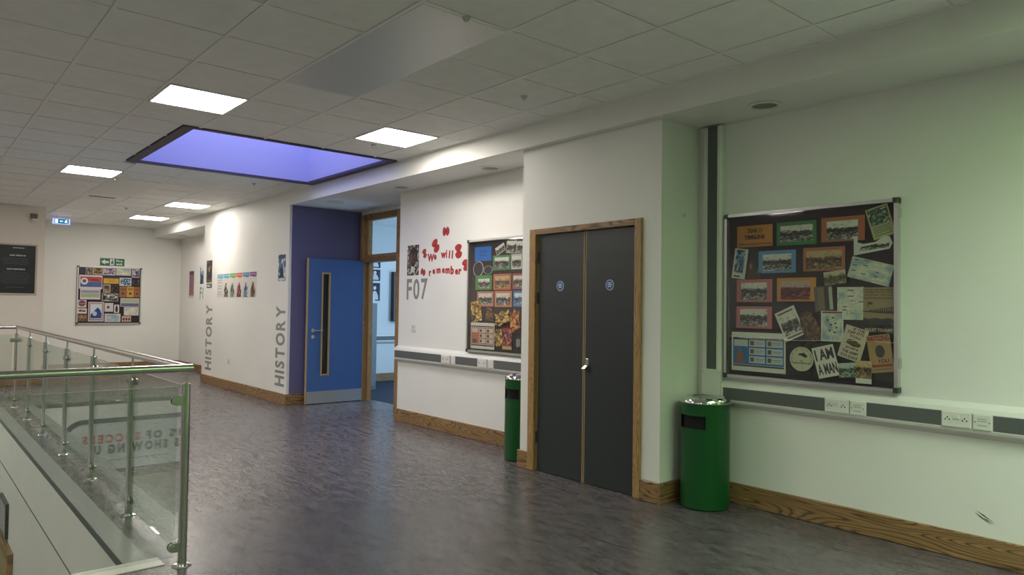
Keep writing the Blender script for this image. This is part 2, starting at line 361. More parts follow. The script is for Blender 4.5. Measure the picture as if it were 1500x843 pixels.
for r in panels:
    MB().bbox(Fr((0, 0, 0), (1, 0, 0), (0, -1, 0), (0, 0, -1)), r[0]+.012, r[2]-.012, -r[3]+.012, -r[1]-.012, -3.03, -3.008, .004).build(
        'radiant_panel', mat('radiant_panel_metal', (.80, .80, .77), .30, .1), ceiling)['label'] = 'smooth grey metal radiant heating panel'
def segs(lo, hi, cuts):                     # pieces of lo..hi left after the cuts
    out = [(lo, hi)]
    for a, b in cuts:
        out = [q for s, e in out for q in ((s, min(e, a)), (max(s, b), e)) if q[1]-q[0] > .05]
    return out
for x in GX[:-1]:
    cuts = [(SK[2], SK[3])] if x > SK[0] else []
    if x < 1.85: cuts.append((14.43, 17))
    cuts += [(r[1], r[3]) for r in panels if r[0]+.05 < x < r[2]-.05]
    for s, e in segs(GY[0], 16.75, cuts): B(x-.012, x+.012, s, e, 3.0095, 3.0135).build('grid_bar', GRID, ceiling)
for y in GY[:-1]:
    cuts = [(SK[0], SK[1])] if SK[2] < y < SK[3] else []
    if y > 14.43: cuts.append((-2, 1.85))
    cuts += [(r[0], r[2]) for r in panels if r[1]+.05 < y < r[3]-.05]
    for s, e in segs(GX[0], XB, cuts): B(s, e, y-.012, y+.012, 3.0105, 3.0138).build('grid_bar', GRID, ceiling)
B(XB-.022, XB, GY[0], SK[2], 3.006, 3.0135).box(XB-.022, XB, SK[3], 16.75, 3.006, 3.0135).build('edge_angle', GRID, ceiling)

def rooflight(name, r, wellmat, label, zt=4.6):
    x0, x1, y0, y1 = r
    w = empty(name, ((x0+x1)/2, (y0+y1)/2, ZC), label, 'rooflight', kind='structure')
    t = .10 if x1 > XB-.02 else .08
    f = Fr((0, 0, 0), (1, 0, 0), (0, -1, 0), (0, 0, -1))
    MB().ring(f, [(x0, -y1), (x1, -y1), (x1, -y0), (x0, -y0)], [(x0+t, -y1+t*.6), (x1-t, -y1+t*.6), (x1-t, -y0-t*.6), (x0+t, -y0-t*.6)], -3.03, -3.004).build('trim_frame', DTRIM, w)
    a0, a1, b0, b1 = x0+t, x1-t, y0+t*.6, y1-t*.6
    for q in ((a0-.05, a0, b0, b1), (a1, a1+.05, b0, b1), (a0-.05, a1+.05, b0-.05, b0), (a0-.05, a1+.05, b1, b1+.05)):
        B(*q, 3.031, zt).build('well_side', wellmat, w)
    B(a0-.05, a1+.05, b0-.05, b1+.05, zt, zt+.05).build('roof_pane', WALL, w)
    return w
rooflight('window_1', SK, WELLP, 'square rooflight well with glowing purple sides')
rooflight('window_2', SG, WELLG, 'rooflight well with green sides behind the viewer')

LEDM = mat('light_diffuser', LEDCOL, .5, emit=LED)
def ceiling_light(x, y, label, group=None):
    o = empty('ceiling_light', (x+.3, y+.3, ZC-.01), label, 'light', group)
    f = Fr((x+.3, y+.3, 0), (1, 0, 0), (0, -1, 0), (0, 0, -1)); a = .295; b = .278
    sq = lambda r: [(-r, -r), (r, -r), (r, r), (-r, r)]
    MB().ring(f, sq(a), sq(b), -3.03, -3.004).build('frame', WPLAST, o)
    MB().fbox(f, -b, b, -b, b, -3.02, -3.008).build('diffuser', LEDM, o)
for (x, y), l in zip(LIGHTS, LABL): ceiling_light(x, y, l)
for x, y in ((-1.56, 5.566), (-1.56, 9.711), (-4.0, 2.4), (-4.0, 9.711), (-1.56, 12.071), (-4.0, 12.6), (-2.4, 1.0), (.24, -3.4), (-2.4, -3.4)):
    ceiling_light(x, y, 'square ceiling light outside the view, around the floor opening and behind the viewer', 'ceiling lights outside the view')
SENS = mat('sensor_white', (.55, .55, .53), .4)
for (x, y), l in zip([(2.336, 3.155), (3.55, 4.044), (3.542, 6.30), (2.068, 10.33), (3.528, 9.431), (2.877, 13.481)],
        ['small round sprinkler head at the end of the near radiant panel', 'small round sprinkler head in a tile above the double doors', 'small round sprinkler head beside the light near the bulkhead',
         'small round sprinkler head beside the light beyond the rooflight', 'small round sprinkler head behind the purple rooflight', 'small round sprinkler head between the two far ceiling lights']):
    o = empty('sprinkler_head', (x, y, ZC), l, 'sprinkler', 'sprinkler heads in the ceiling')
    MB().lathe((x, y, 0), [(0, 3.0135), (.027, 3.0135), (.026, 3.008), (.016, 3.003), (0, 3.003)], 20).build('rose', SENS, o)
    s = MB().cyl((x, y, 3.002), (x, y, 2.990), .007, 8).cyl((x, y, 2.990), (x, y, 2.988), .014, 12)
    for t in range(4):
        d = Vector((math.cos(t*math.pi/2+.7), math.sin(t*math.pi/2+.7), 0))*.02
        s.cyl(Vector((x, y, 3.001))+d*.7, Vector((x, y, 2.988))+d*.5, .003, 6)
    s.build('deflector', mat('sprinkler_metal', (.6, .59, .57), .4, .3), o)
o = empty('ceiling_vent', (2.29, 12.3, ZC), 'flush ceiling tile with a narrow grey slot vent', 'vent')
MB().fbox(Fr((2.29, 12.3, 3.013), (1, 0, 0), (0, -1, 0), (0, 0, -1)), -.19, .19, -.05, .05, 0, .008).build('frame', GRID, o)
for i in range(3): MB().fbox(Fr((2.29, 12.3, 3.013), (1, 0, 0), (0, -1, 0), (0, 0, -1)), -.17, .17, -.036+i*.026, -.020+i*.026, .008, .011).build('slot', flat((90, 88, 84)), o)
LENS = mat('unlit_downlight_lens', (.22, .22, .21), .45)
for x, y, l in ((4.445, 2.575, 'unlit round recessed downlight above the large notice board'), (4.477, 5.60, 'unlit round recessed downlight over the board beside the poppies'),
                (4.452, 7.25, 'unlit round recessed downlight above the F07 lettering'), (4.47, 8.95, 'faint pale downlight in the soffit before the open blue door'), (4.43, 15.7, 'unlit round recessed downlight in the far recess')):
    o = empty('downlight', (x, y, ZS), l, 'downlight')
    MB().lathe((x, y, ZS), [(.085, -.002), (.112, 0), (.115, -.006), (.088, -.012), (.082, -.004), (.085, -.002)], 36).build('trim_ring', WPLAST, o)
    MB().lathe((x, y, ZS), [(0, -.004), (.05, -.005), (.083, -.003), (.083, -.001)], 36).build('lens', WPLAST if y == 8.95 else LENS, o)

# ------------------------------------------------------------------ lettering
_tc = {}
def text_geo(s, bold):
    if (s, bold) not in _tc:
        cu = bpy.data.curves.new('t', 'FONT'); cu.body = s; cu.size = 1; cu.extrude = .02; cu.offset = bold; cu.resolution_u = 3
        o = bpy.data.objects.new('t', cu); COL.objects.link(o); bpy.context.view_layer.update()
        me = bpy.data.meshes.new_from_object(o.evaluated_get(bpy.context.evaluated_depsgraph_get()))
        vs = [v.co.copy() for v in me.vertices]; fs = [list(p.vertices) for p in me.polygons]
        bpy.data.objects.remove(o); bpy.data.curves.remove(cu); bpy.data.meshes.remove(me)
        x0 = min(v.x for v in vs); x1 = max(v.x for v in vs); y0 = min(v.y for v in vs); y1 = max(v.y for v in vs)
        _tc[(s, bold)] = (vs, fs, x0, x1, y0, y1)
    return _tc[(s, bold)]
def text_mb(F, s, cx, cy, w, h, c0, th, bold=.012):
    vs, fs, x0, x1, y0, y1 = text_geo(s, bold)
    sy = h/(y1-y0); sx = w/(x1-x0) if w else sy
    m = MB(); m.add([F.p(cx+(v.x-(x0+x1)/2)*sx, cy+(v.y-(y0+y1)/2)*sy, c0+(v.z+.02)/.04*th) for v in vs], fs); return m
def word(parent, F, s, a0, b0, length, h, c0, th, m, bold=.03, gap=.16, name='letter'):
    """letters of a word as separate parts, filling `length` from a0 along u"""
    ws = [0 if ch == ' ' else (lambda t: (t[3]-t[2])/(text_geo('H', bold)[5]-text_geo('H', bold)[4]))(text_geo(ch, bold)) for ch in s]
    tot = sum(w if w else .35 for w in ws) + gap*(len(s)-1); k = length/tot; a = a0
    for ch, w in zip(s, ws):
        if ch == ' ': a += (.35+gap)*k; continue
        text_mb(F, ch, a+w*k/2, b0+h/2, w*k, h, c0, th, bold).build(name, m(ch) if callable(m) else m, parent)
        a += (w+gap)*k

# ------------------------------------------------------------------ railing round the floor opening
RX, RY0, RY1, RZ = 1.19, 4.09, 11.49, 1.058
rail = empty('railing', (RX, RY0, 0), 'stainless steel railing with clear glass panels around the floor opening', 'railing')
RL = -3.3
hr = MB()
for a, b in (((RX+.03, RY0, RZ), (RL, RY0, RZ)), ((RX, RY0, RZ+.001), (RX, RY1, RZ+.001)), ((RX+.018, RY1, RZ), (RL, RY1, RZ)), ((RL, RY0, RZ), (RL, RY1, RZ))): hr.cyl(a, b, .0215, 24)
hr.build('handrail', STEEL, rail)['label'] = 'polished round steel handrail'
def post(x, y, dirs):
    p = MB().cyl((x, y, .008), (x, y, .972), .0235, 24).build('post', STEEL, rail)
    MB().cyl((x, y, .972), (x, y, .978), .0235, 24, .018).build('post_cap', STEEL, p)
    MB().cyl((x, y, .97), (x, y, 1.04), .0075, 12).build('support_rod', STEEL, p)
    MB().lathe((x, y, 0), [(0, .010), (.03, .010), (.048, .007), (.052, .0005)], 28).build('base_plate', CHROME, p)
    for dx, dy in dirs:
        for z in (.105, .885):
            d = Vector((dx, dy, 0)); n = Vector((-dy, dx, 0)); c = Vector((x, y, z))
            F = Fr(c, d, (0, 0, 1), n); m = MB()
            for s in (-1, 1):
                pts = [(.018, -.025), (.05, -.025)] + [(.05+.025*math.cos(t), .025*math.sin(t)) for t in [-1.3+.26*i for i in range(1, 10)]] + [(.05, .025), (.018, .025)]
                m.prism(F, pts if s > 0 else pts[::-1], s*.009, s*.018)
                m.cyl(F.p(.05, 0, s*.018), F.p(.05, 0, s*.023), .013, 14)
            m.sm = False; m.build('glass_clamp', STEEL, p)
PY = [RY0, 5.27, 6.517, 7.72, 8.98, 10.22, RY1]
PX = [RX, -.06, -1.30, -2.30, RL]
for i, y in enumerate(PY):
    d = [(0, 1)] if i == 0 else [(0, -1)] if i == len(PY)-1 else [(0, 1), (0, -1)]
    if i in (0, len(PY)-1): d = d + [(-1, 0)]
    post(RX, y, d)
    post(RL, y, [])
for i, x in enumerate(PX[1:-1]):
    post(x, RY0, [(1, 0), (-1, 0)]); post(x, RY1, [(1, 0), (-1, 0)])
for y0, y1 in zip(PY, PY[1:]):
    for x in (RX, RL): B(x-.006, x+.006, y0+.042, y1-.042, .055, .962).build('glass_panel', GLASS, rail)
for x1, x0 in zip(PX, PX[1:]):
    for y in (RY0, RY1): B(x0+.042, x1-.042, y-.006, y+.006, .055, .962).build('glass_panel', GLASS, rail)

# sign on the far fascia of the opening (seen mirrored in the railing glass)
SF = wallY(VY1-.01)
def rrect(x0, x1, y0, y1, r, n=8):
    out = []
    for cx, cy, t0 in ((x1-r, y1-r, 0), (x0+r, y1-r, 1), (x0+r, y0+r, 2), (x1-r, y0+r, 3)):
        out += [(cx+r*math.cos((t0+i/n)*math.pi/2), cy+r*math.sin((t0+i/n)*math.pi/2)) for i in range(n+1)]
    return out
sg = empty('wall_sign', (-.5, VY1, -1.0), 'rounded white sign with grey border and red SUCCESS lettering under the far railing', 'sign')
MB().prism(SF, rrect(-1.735, .555, -.985, -.315, .19), .001, .008).build('sign_face', flat((214, 220, 222), .35), sg)
MB().ring(SF, rrect(-1.80, .62, -1.05, -.25, .25), rrect(-1.735, .555, -.985, -.315, .19), .001, .016).build('border', flat((58, 60, 62)), sg)
DG, RD = flat((44, 48, 52)), flat((186, 72, 68))
word(sg, SF, '80% OF', -1.07, -.605, .63, .125, .008, .004, DG, .06, .3)
word(sg, SF, 'SUCCESS', -.36, -.605, .74, .125, .008, .004, RD, .06, .3)
word(sg, SF, 'IS SHOWING UP', -.95, -.76, 1.28, .135, .008, .004, DG, .06, .3)
for i in range(9): MB().fbox(SF, -.75+i*.09, -.69+i*.09, -.86, -.845, .008, .010).build('small_print_line', flat((120, 124, 128)), sg)

# lower storey door and notice seen over the edge
ld = empty('door_3', (VX-.05, 9.6, -3.4), 'wooden door frame in the storey below', kind='structure')
FV = Fr((VX-.01, 0, 0), (0, -1, 0), (0, 0, 1), (-1, 0, 0))
MB().bbox(FV, -10.9, -8.86, -1.27, -1.17, .001, .05, .006).build('head', OAKY, ld)
for a in (-8.98, -10.9): MB().bbox(FV, a, a+.11, -3.4, -1.275, .001, .05, .006).build('jamb', OAKZ, ld)
MB().fbox(FV, -10.78, -8.99, -3.4, -1.28, .001, .02).build('door_leaf', mat('pale_ash_door', L((170, 150, 104)), .5, var=.08), ld)
o = empty('framed_notice', (VX-.02, 9.65, -1.13), 'small glossy framed notice over the wooden door below the railing', 'picture')
MB().bbox(FV, -9.96, -9.34, -1.14, -.77, .001, .03, .004).build('frame', flat((58, 58, 58), .3), o)
MB().fbox(FV, -9.93, -9.37, -1.11, -.80, .03, .032).build('notice_sheen', flat((188, 178, 196), .15), o)  # picture face, its pale lilac reflection put into the colour

# ------------------------------------------------------------------ double doors in the pier
d1 = empty('door_1', (XC, 4.05, 0), 'dark grey double doors in an oak frame', kind='structure')
FC = W(XC)
MB().bbox(FC, -4.685, -4.605, .001, 2.095, 0.0005, .022, .004).build('frame_jamb', OAKZ, d1)
MB().bbox(FC, -3.50, -3.435, .001, 2.095, 0.0005, .022, .004).build('frame_jamb', OAKZ, d1)
MB().bbox(FC, -4.605, -3.50, 2.045, 2.095, 0.0005, .022, .004).build('frame_head', OAKY, d1)
MB().fbox(FC, -4.614, -4.600, .001, 2.058, -.10, 0).build('frame_lining', OAKZ, d1)
MB().fbox(FC, -3.505, -3.491, .001, 2.058, -.10, 0).build('frame_lining', OAKZ, d1)
MB().fbox(FC, -4.60, -3.505, 2.043, 2.058, -.10, 0).build('frame_lining', OAKY, d1)
LAM = mat('dark_grey_laminate', L((44, 50, 53)), .45, var=.04, vscale=20)
TAN = mat('beech_lipping', L((172, 146, 106)), .5)
BLUE = mat('sticker_blue', L((28, 104, 170)), .4); WH = flat((228, 230, 228))
DKST = mat('dark_steel', (.10, .10, .10), .4, .8)
for a0, a1, hy, sy in ((-4.596, -4.046, -4.598, -4.323), (-4.034, -3.509, -3.507, -3.769)):
    lf = MB().fbox(FC, a0+.008, a1-.008, .006, 2.040, -.055, -.011).build('door_leaf', LAM, d1)
    MB().fbox(FC, a0, a0+.008, .006, 2.040, -.055, -.0108).fbox(FC, a1-.008, a1, .006, 2.040, -.055, -.0108).build('lipping', TAN, lf)
    st = [(math.cos(t*math.pi/14), math.sin(t*math.pi/14)) for t in range(28)]
    MB().prism(FC, [(sy+.042*c, 1.597+.042*s) for c, s in st], -.011, -.0095).build('fire_door_sticker', WH, lf)['label'] = 'round blue and white door sticker'
    MB().prism(FC, [(sy+.038*c, 1.597+.038*s) for c, s in st], -.0095, -.009).build('sticker_disc', BLUE, lf)
    for dz, w in ((.016, .036), (.002, .046), (-.012, .032)): MB().fbox(FC, sy-w/2, sy+w/2, 1.597+dz-.003, 1.597+dz+.003, -.009, -.0085).build('sticker_line', WH, lf)
    for z in (1.846, 1.495, .29):
        MB().cyl(FC.p(hy, z-.05, -.004), FC.p(hy, z+.05, -.004), .007, 10).fbox(FC, hy-.012, hy+.012, z-.05, z+.05, -.011, -.006).build('hinge', DKST if a0 < -4.1 else STEEL, lf)
    if a0 > -4.1:
        MB().bbox(FC, -4.018, -3.985, .955, 1.005, -.011, -.006, .002).build('lock_plate', STEEL, lf)
        MB().prism(Fr(FC.p(-4.02, .93, -.006), (0, 0, 1), (-1, 0, 0), (0, -1, 0)), [(-.012, .0), (.022, 0), (.022, .012), (-.004, .045), (-.014, .045)], 0, .036).build('pull_handle', CHROME, lf)

# ------------------------------------------------------------------ classroom door
d2 = empty('door_2', (XD, 9.1, 0), 'blue classroom door standing open in an oak frame with a glazed fanlight', kind='structure')
FD = W(XD)
MB().bbox(FD, -9.64, -9.555, .001, 2.76, -.12, .03, .004).build('frame_jamb', OAKZ, d2)
MB().bbox(FD, -8.615, -8.53, .001, 2.76, -.12, .03, .004).build('frame_jamb', OAKZ, d2)
MB().bbox(FD, -9.555, -8.615, 2.70, 2.76, -.12, .03, .004).build('frame_head', OAKY, d2)
MB().bbox(FD, -9.555, -8.615, 2.05, 2.13, -.12, .03, .004).build('transom', OAKY, d2)
MB().bbox(FD, -9.555, -9.50, .001, 2.05, -.12, -.05, .003).build('door_stop', OAKZ, d2)
pf = MB().ring(FD, [(-9.555, 2.13), (-8.615, 2.13), (-8.615, 2.70), (-9.555, 2.70)], [(-9.49, 2.165), (-8.655, 2.165), (-8.655, 2.675), (-9.49, 2.675)], -.09, -.02).build('fanlight_bead', OAKZ, d2)
MB().fbox(FD, -9.49, -8.655, 2.165, 2.675, -.06, -.052).build('fanlight_pane', PANE, pf)
DB = mat('blue_door_laminate', L((64, 100, 158)), .4, var=.03, vscale=6)
LY = 9.53; FLf = wallY(LY)
x0, x1, z0, z1, sx0, sx1, sz0, sz1 = 4.36, 5.248, .008, 2.07, 4.575, 4.70, .405, 1.87
lf = MB()
for a, b, c, d in ((x0+.012, sx0, z0, z1), (sx1, x1-.012, z0, z1), (sx0, sx1, z0, sz0), (sx0, sx1, sz1, z1)): lf.fbox(FLf, a, b, c, d, -.045, 0)
lf = lf.build('door_leaf', DB, d2)
MB().fbox(FLf, x0, x0+.012, z0, z1, -.045, .0004).fbox(FLf, x1-.012, x1, z0, z1, -.045, .0004).build('lipping', TAN, lf)
rc = lambda e: [(sx0-e, sz0-e), (sx1+e, sz0-e), (sx1+e, sz1+e), (sx0-e, sz1+e)]
MB().ring(FLf, rc(.004), rc(-.018), -.045, .010).build('vision_bead', TAN, lf)
MB().fbox(FLf, sx0+.018, sx1-.018, sz0+.018, sz1-.018, -.026, -.018).build('vision_pane', glass('smoked_glass', (.25, .27, .3)), lf)
MB().fbox(FLf, x0+.014, x1-.014, .012, .182, .0005, .0025).build('kick_plate', mat('kick_plate_steel', (.55, .56, .57), .38, .8), lf)
h = MB().cyl(FLf.p(4.445, 1.045, 0), FLf.p(4.445, 1.045, .01), .026, 20).cyl(FLf.p(4.445, 1.045, .01), FLf.p(4.445, 1.045, .05), .009, 12)
h.cyl(FLf.p(4.437, 1.045, .05), FLf.p(4.58, 1.043, .05), .0095, 14); h.build('lever_handle', CHROME, lf)
MB().cyl(FLf.p(4.445, .955, 0), FLf.p(4.445, .955, .009), .025, 20).fbox(FLf, 4.435, 4.455, .95, .96, .009, .022).build('thumb_turn', CHROME, lf)
for z in (.25, 1.05, 1.85): MB().cyl(FLf.p(x1+.004, z-.05, -.048), FLf.p(x1+.004, z+.05, -.048), .007, 10).build('hinge', DKST, lf)
struct('trim_7', MB().fbox(Fr((XB, 0, 0), (0, -1, 0), (0, 0, 1), (-1, 0, 0)), -YH0-.03, -YH0+.006, .152, 1.82, .0005, .004).fbox(wallY(YH0-.006), XB, XB+.035, .152, 1.82, .0005, .004), mat('corner_guard_plastic', L((228, 227, 228)), .35), 'pale corner guard on the edge of the HISTORY wall')

# ------------------------------------------------------------------ classroom behind the door
CW = mat('classroom_wall', (.72, .74, .74), .6)
struct('wall_classroom_back', B(5.38, 9.6, 11.75, 11.95, 0, 2.9), CW, 'classroom wall with a screen')
struct('wall_classroom_left', B(5.38, 9.6, 5.9, 6.1, 0, 2.9), CW, 'near classroom wall')
struct('wall_classroom_window', B(9.4, 9.6, 6.1, 11.75, 0, .9).box(9.4, 9.6, 6.1, 11.75, 2.7, 2.9).box(9.4, 9.6, 6.1, 7.2, .9, 2.7).box(9.4, 9.6, 11.2, 11.75, .9, 2.7), CW, 'classroom window wall')
struct('wall_classroom_inner', B(XD+.12, XD+.14, 6.1, 8.53, 0, 2.9).box(XD+.12, XD+.14, 9.64, 11.75, 0, 2.9), CW, 'inner face of the classroom wall')
struct('ceiling_classroom', B(5.38, 9.6, 6, 11.9, 2.9, 3.0), TILE, 'classroom ceiling')
skirt('baseboard_classroom', wallY(11.75), 5.45, 9.4, OAKX, 'oak skirting board in the classroom')
CB = wallY(11.75)
o = empty('wall_screen', (7.75, 11.75, 1.12), 'wall mounted display screen in the classroom', 'screen')
MB().bbox(CB, 7.04, 8.6, 1.12, 2.05, .002, .09, .01).build('casing', BLACKP, o)
MB().fbox(CB, 7.08, 8.56, 1.17, 2.01, .09, .092).build('display', mat('screen_blue', L((40, 96, 150)), .2), o)
o = empty('dado_trunking', (7.4, 11.75, .7), 'white and grey cable trunking in the classroom', 'trunking')
PRF = [(0, .70), (.05, .735), (.055, .75), (.055, .848), (.045, .87), (0, .90)]
def trunk_body(F, a0, a1, dz=0): return MB().prism(Fr(F.p(a0, 0, 0), F.n, F.v, F.u), [(c, z+dz) for c, z in PRF][::-1], 0, a1-a0)
trunk_body(CB.at(0, 0, 0, .001), 5.5, 9.3).build('body', WPLAST, o)
MB().fbox(CB, 5.52, 9.28, .765, .84, .055, .057).build('cover_strip', GREYST, o)
for i, (z, ph, l) in enumerate(((1.87, .21, 'navy classroom poster with a pale figure, upper of the column'), (1.50, .33, 'navy classroom poster with a pale figure below another'), (2.11, .20, 'navy classroom poster with a pale figure close to the ceiling'))):
    o = tag(MB().fbox(CB, 6.50, 6.80, z, z+ph, .001, .003).build('poster', flat((30, 38, 60))), l, 'poster')
    MB().prism(CB, [(6.69+.075*math.cos(t), z+.02+ph*.5*max(0, math.sin(t))) for t in [i*.26 for i in range(13)]], .003, .004).build('figure', flat((200, 206, 214)), o)
    MB().prism(CB, [(6.69+.032*math.cos(t*.5), z+ph*.72+.035*math.sin(t*.5)) for t in range(12)], .003, .004).build('face', flat((216, 214, 214)), o)
cbn = empty('cupboard', (5.82, 10.9, 0), 'tall grey metal cupboard inside the classroom', 'cupboard')
GM = mat('grey_metal', L((120, 128, 132)), .4, .2)
B(5.5, 6.14, 10.69, 11.2, 0, 1.45).build('body', GM, cbn)
for i in range(2):
    dd = B(5.51+.315*i, 5.815+.315*i, 10.67, 10.69, .05, 1.43).build('cupboard_door', GM, cbn)
    B(5.79+.04*i, 5.80+.04*i, 10.655, 10.67, .7, .82).build('handle', DKST, dd)
o = tag(B(5.95, 6.13, 10.75, 11.0, 1.45, 1.60).box(5.98, 6.08, 10.78, 10.95, 1.60, 1.68).build('paper_roll_box', flat((206, 212, 214))), 'white box standing on the grey classroom cupboard', 'box')
o = tag(B(6.22, 6.30, 11.1, 11.16, 0, .26).box(6.21, 6.31, 11.09, 11.17, .26, .30).build('fire_extinguisher_base', flat((170, 60, 54))), 'small red and white container on the classroom floor by the cupboard', 'container')

# ------------------------------------------------------------------ bins
BG = mat('green_painted_steel', L((2, 78, 30)), .33, var=.04)
def bin_(x, y, label, ang):
    o = empty('litter_bin', (x, y, 0), label, 'bin')
    n = 72; r = .172; a0, a1 = ang
    prof = [(r-.012, 0), (r, .012), (r, .565), (r, .665), (r, .745)]
    def skip(i, k): return k == 2 and ((i+.5)*360/n - a0) % 360 < (a1-a0) % 360
    MB().lathe((x, y, 0), prof, n, skip).build('body', BG, o)
    MB().lathe((x, y, 0), [(0, .06), (r-.016, .06), (r-.016, .742)], 40).build('dark_inner_shell', DARK, o)  # near-black inner shell, the shade inside the bin put into its colour
    st = int(((a1-a0) % 360)/5)
    for z in (.565, .665):
        lip = MB()
        for i in range(st):
            t0, t1 = math.radians(a0+5*i), math.radians(a0+5*i+5)
            q = [Vector((x, y, z)) + Vector((rr*math.cos(t), rr*math.sin(t), dz)) for rr in (r-.006, r+.004) for t in (t0, t1) for dz in (-.004, .004)]
            lip.add(q, [(0, 1, 3, 2), (4, 6, 7, 5), (1, 5, 7, 3), (0, 2, 6, 4), (0, 4, 5, 1), (2, 3, 7, 6)])
        lip.build('aperture_lip', BG, o)
    MB().lathe((x, y, 0), [(r, .743), (r+.006, .746), (r+.006, .757), (r-.004, .775), (r-.035, .784), (r-.045, .776), (r-.05, .765), (0, .762)], 48).build('ashtray_top', CHROME, o)
    MB().lathe((x, y, 0), [(r-.06, .768), (r-.06, .772), (.05, .778), (0, .779)], 40).build('ashtray_disc', STEEL, o)
bin_(4.448, 3.035, 'green cylindrical litter bin with chrome top beside the large notice board', (138, 213))
bin_(4.448, 5.02, 'green cylindrical litter bin mostly hidden behind the pier', (138, 213))

# ------------------------------------------------------------------ cable trunking on the walls
def socket(F, a0, a1, zb, zt, c, parent, kind):
    s = MB().bbox(F, a0, a1, zb, zt, c, c+.009, .002).build('socket_outlet' if kind != 'blank' else 'blank_plate', WPLAST, parent)
    w = a1-a0
    def at(u, v): return a0+u*w, zb+v*(zt-zb)
    if kind == 'double':
        for u in (.2, .8):
            for du, dv in ((-.07, .42), (.07, .42), (0, .66)):
                a, b = at(u+du, 1-dv-.1 if dv < .5 else .68-.06)
                MB().fbox(F, a-.0035, a+.0035, b-.004, b+.004, c+.009, c+.0095).build('pin_hole', BLACKP, s)
        for u in (.43, .57):
            a, b = at(u, .68); MB().bbox(F, a-.009, a+.009, b-.012, b+.012, c+.009, c+.013, .002).build('rocker_switch', WPLAST, s)
    elif kind == 'data':
        for i, v in enumerate((.72, .58, .3)):
            a, b = at(.5, v); MB().fbox(F, a-.024, a+.024, b-.003, b+.003, c+.009, c+.0096).build('label_line', flat((172, 174, 162)), s)
        for u in (.12, .88):
            a, b = at(u, .5); MB().fbox(F, a-.003, a+.003, b-.003, b+.003, c+.009, c+.0096).build('screw', BLACKP, s)
    return s
def trunking(F, a0, a1, dz, label, outs):
    o = empty('dado_trunking', F.p((a0+a1)/2, .7+dz, 0), label, 'trunking')
    trunk_body(F.at(0, 0, 0, .0005), a0, a1, dz).build('body', WPLAST, o)
    a = a0+.02
    for b0, b1, kind in outs:
        MB().fbox(F, a, b0-.006, .757+dz, .843+dz, .055, .0565).build('cover_strip', GREYST, o)
        socket(F, b0, b1, .757+dz, .843+dz, .055, o, kind); a = b1+.006
    MB().fbox(F, a, a1-.01, .757+dz, .843+dz, .055, .0565).build('cover_strip', GREYST, o)
    return o
FW = W(XW)
trunking(FW, -3.03, 4.5, 0, 'long white cable trunking with grey strip and sockets under the large notice board',
         [(-2.242, -2.091, 'double'), (-2.078, -1.984, 'data'), (-1.549, -1.402, 'double'), (-1.389, -1.299, 'data'), (-.6, -.45, 'double')])
trunking(FW, -7.645, -4.80, .024, 'white cable trunking with grey strip and sockets below the poppies',
         [(-6.622, -6.464, 'double'), (-6.438, -6.362, 'blank'), (-5.96, -5.81, 'double'), (-5.788, -5.698, 'blank')])
o = empty('vertical_trunking', FW.p(-3.12, .70, 0), 'upright white cable trunking with dark grey strip in the corner by the pier', 'trunking')
MB().prism(Fr(FW.p(0, .70, 0), FW.u, FW.n, FW.v*-1), [(-3.205, 0), (-3.03, 0), (-3.036, .04), (-3.05, .055), (-3.19, .055), (-3.2, .04)], -2.10, 0).build('body', WPLAST, o)
MB().fbox(FW, -3.153, -3.07, .97, 2.80, .055, .0565).build('cover_strip', GREYST, o)
jp = MB().bbox(FW, -3.196, -3.033, .752, .965, .055, .060, .002).build('junction_plate', WPLAST, o)
for a in (-3.18, -3.05):
    for z in (.775, .945): MB().cyl(FW.p(a, z, .06), FW.p(a, z, .0612), .003, 8).build('screw', DKST, jp)
def wallplate(F, a, z, w, hh, label, holes):
    o = empty('wall_socket', F.p(a, z-hh/2, 0), label, 'socket')
    MB().bbox(F, a-w/2, a+w/2, z-hh/2, z+hh/2, .0005, .012, .003).build('plate', WPLAST, o)
    for dx, dz, ww, h2 in holes: MB().fbox(F, a+dx-ww/2, a+dx+ww/2, z+dz-h2/2, z+dz+h2/2, .012, .0145).build('key_slot', flat((70, 70, 68)), o)
wallplate(FW, -7.29, 1.147, .086, .086, 'small square white key switch plate below the F07 lettering', [(0, .012, .008, .03), (0, -.022, .028, .006)])
wallplate(W(XB), -11.98, .455, .10, .10, 'white single socket low on the HISTORY wall', [(0, .02, .03, .008), (-.018, -.012, .01, .018), (.018, -.012, .01, .018)])
tag(MB().cyl(Fr((0, 3.265, 0), (1, 0, 0), (0, 0, 1), (0, -1, 0)).p(4.5, 2.13, 0), (4.5, 3.257, 2.13), .012, 14).cyl((4.5, 3.257, 2.13), (4.5, 3.2545, 2.13), .004, 8).build('screw_cover', WPLAST), 'tiny round screw cap on the side of the pier', 'cap')
st = MB()
for k, (a, z, l, an) in enumerate(((-1.345, .262, .055, -.55), (-1.36, .25, .05, -.6), (-1.335, .243, .03, -.5))):
    Fk = FW.at(a, z, an); st.prism(Fk, [(-l, 0), (-l*.3, .0045), (l, 0), (-l*.3, -.003)], .0003, .0008)
tag(st.build('scuff_mark', flat((84, 92, 80))), 'dark scuff mark low on the wall above the long oak skirting', 'scuff')

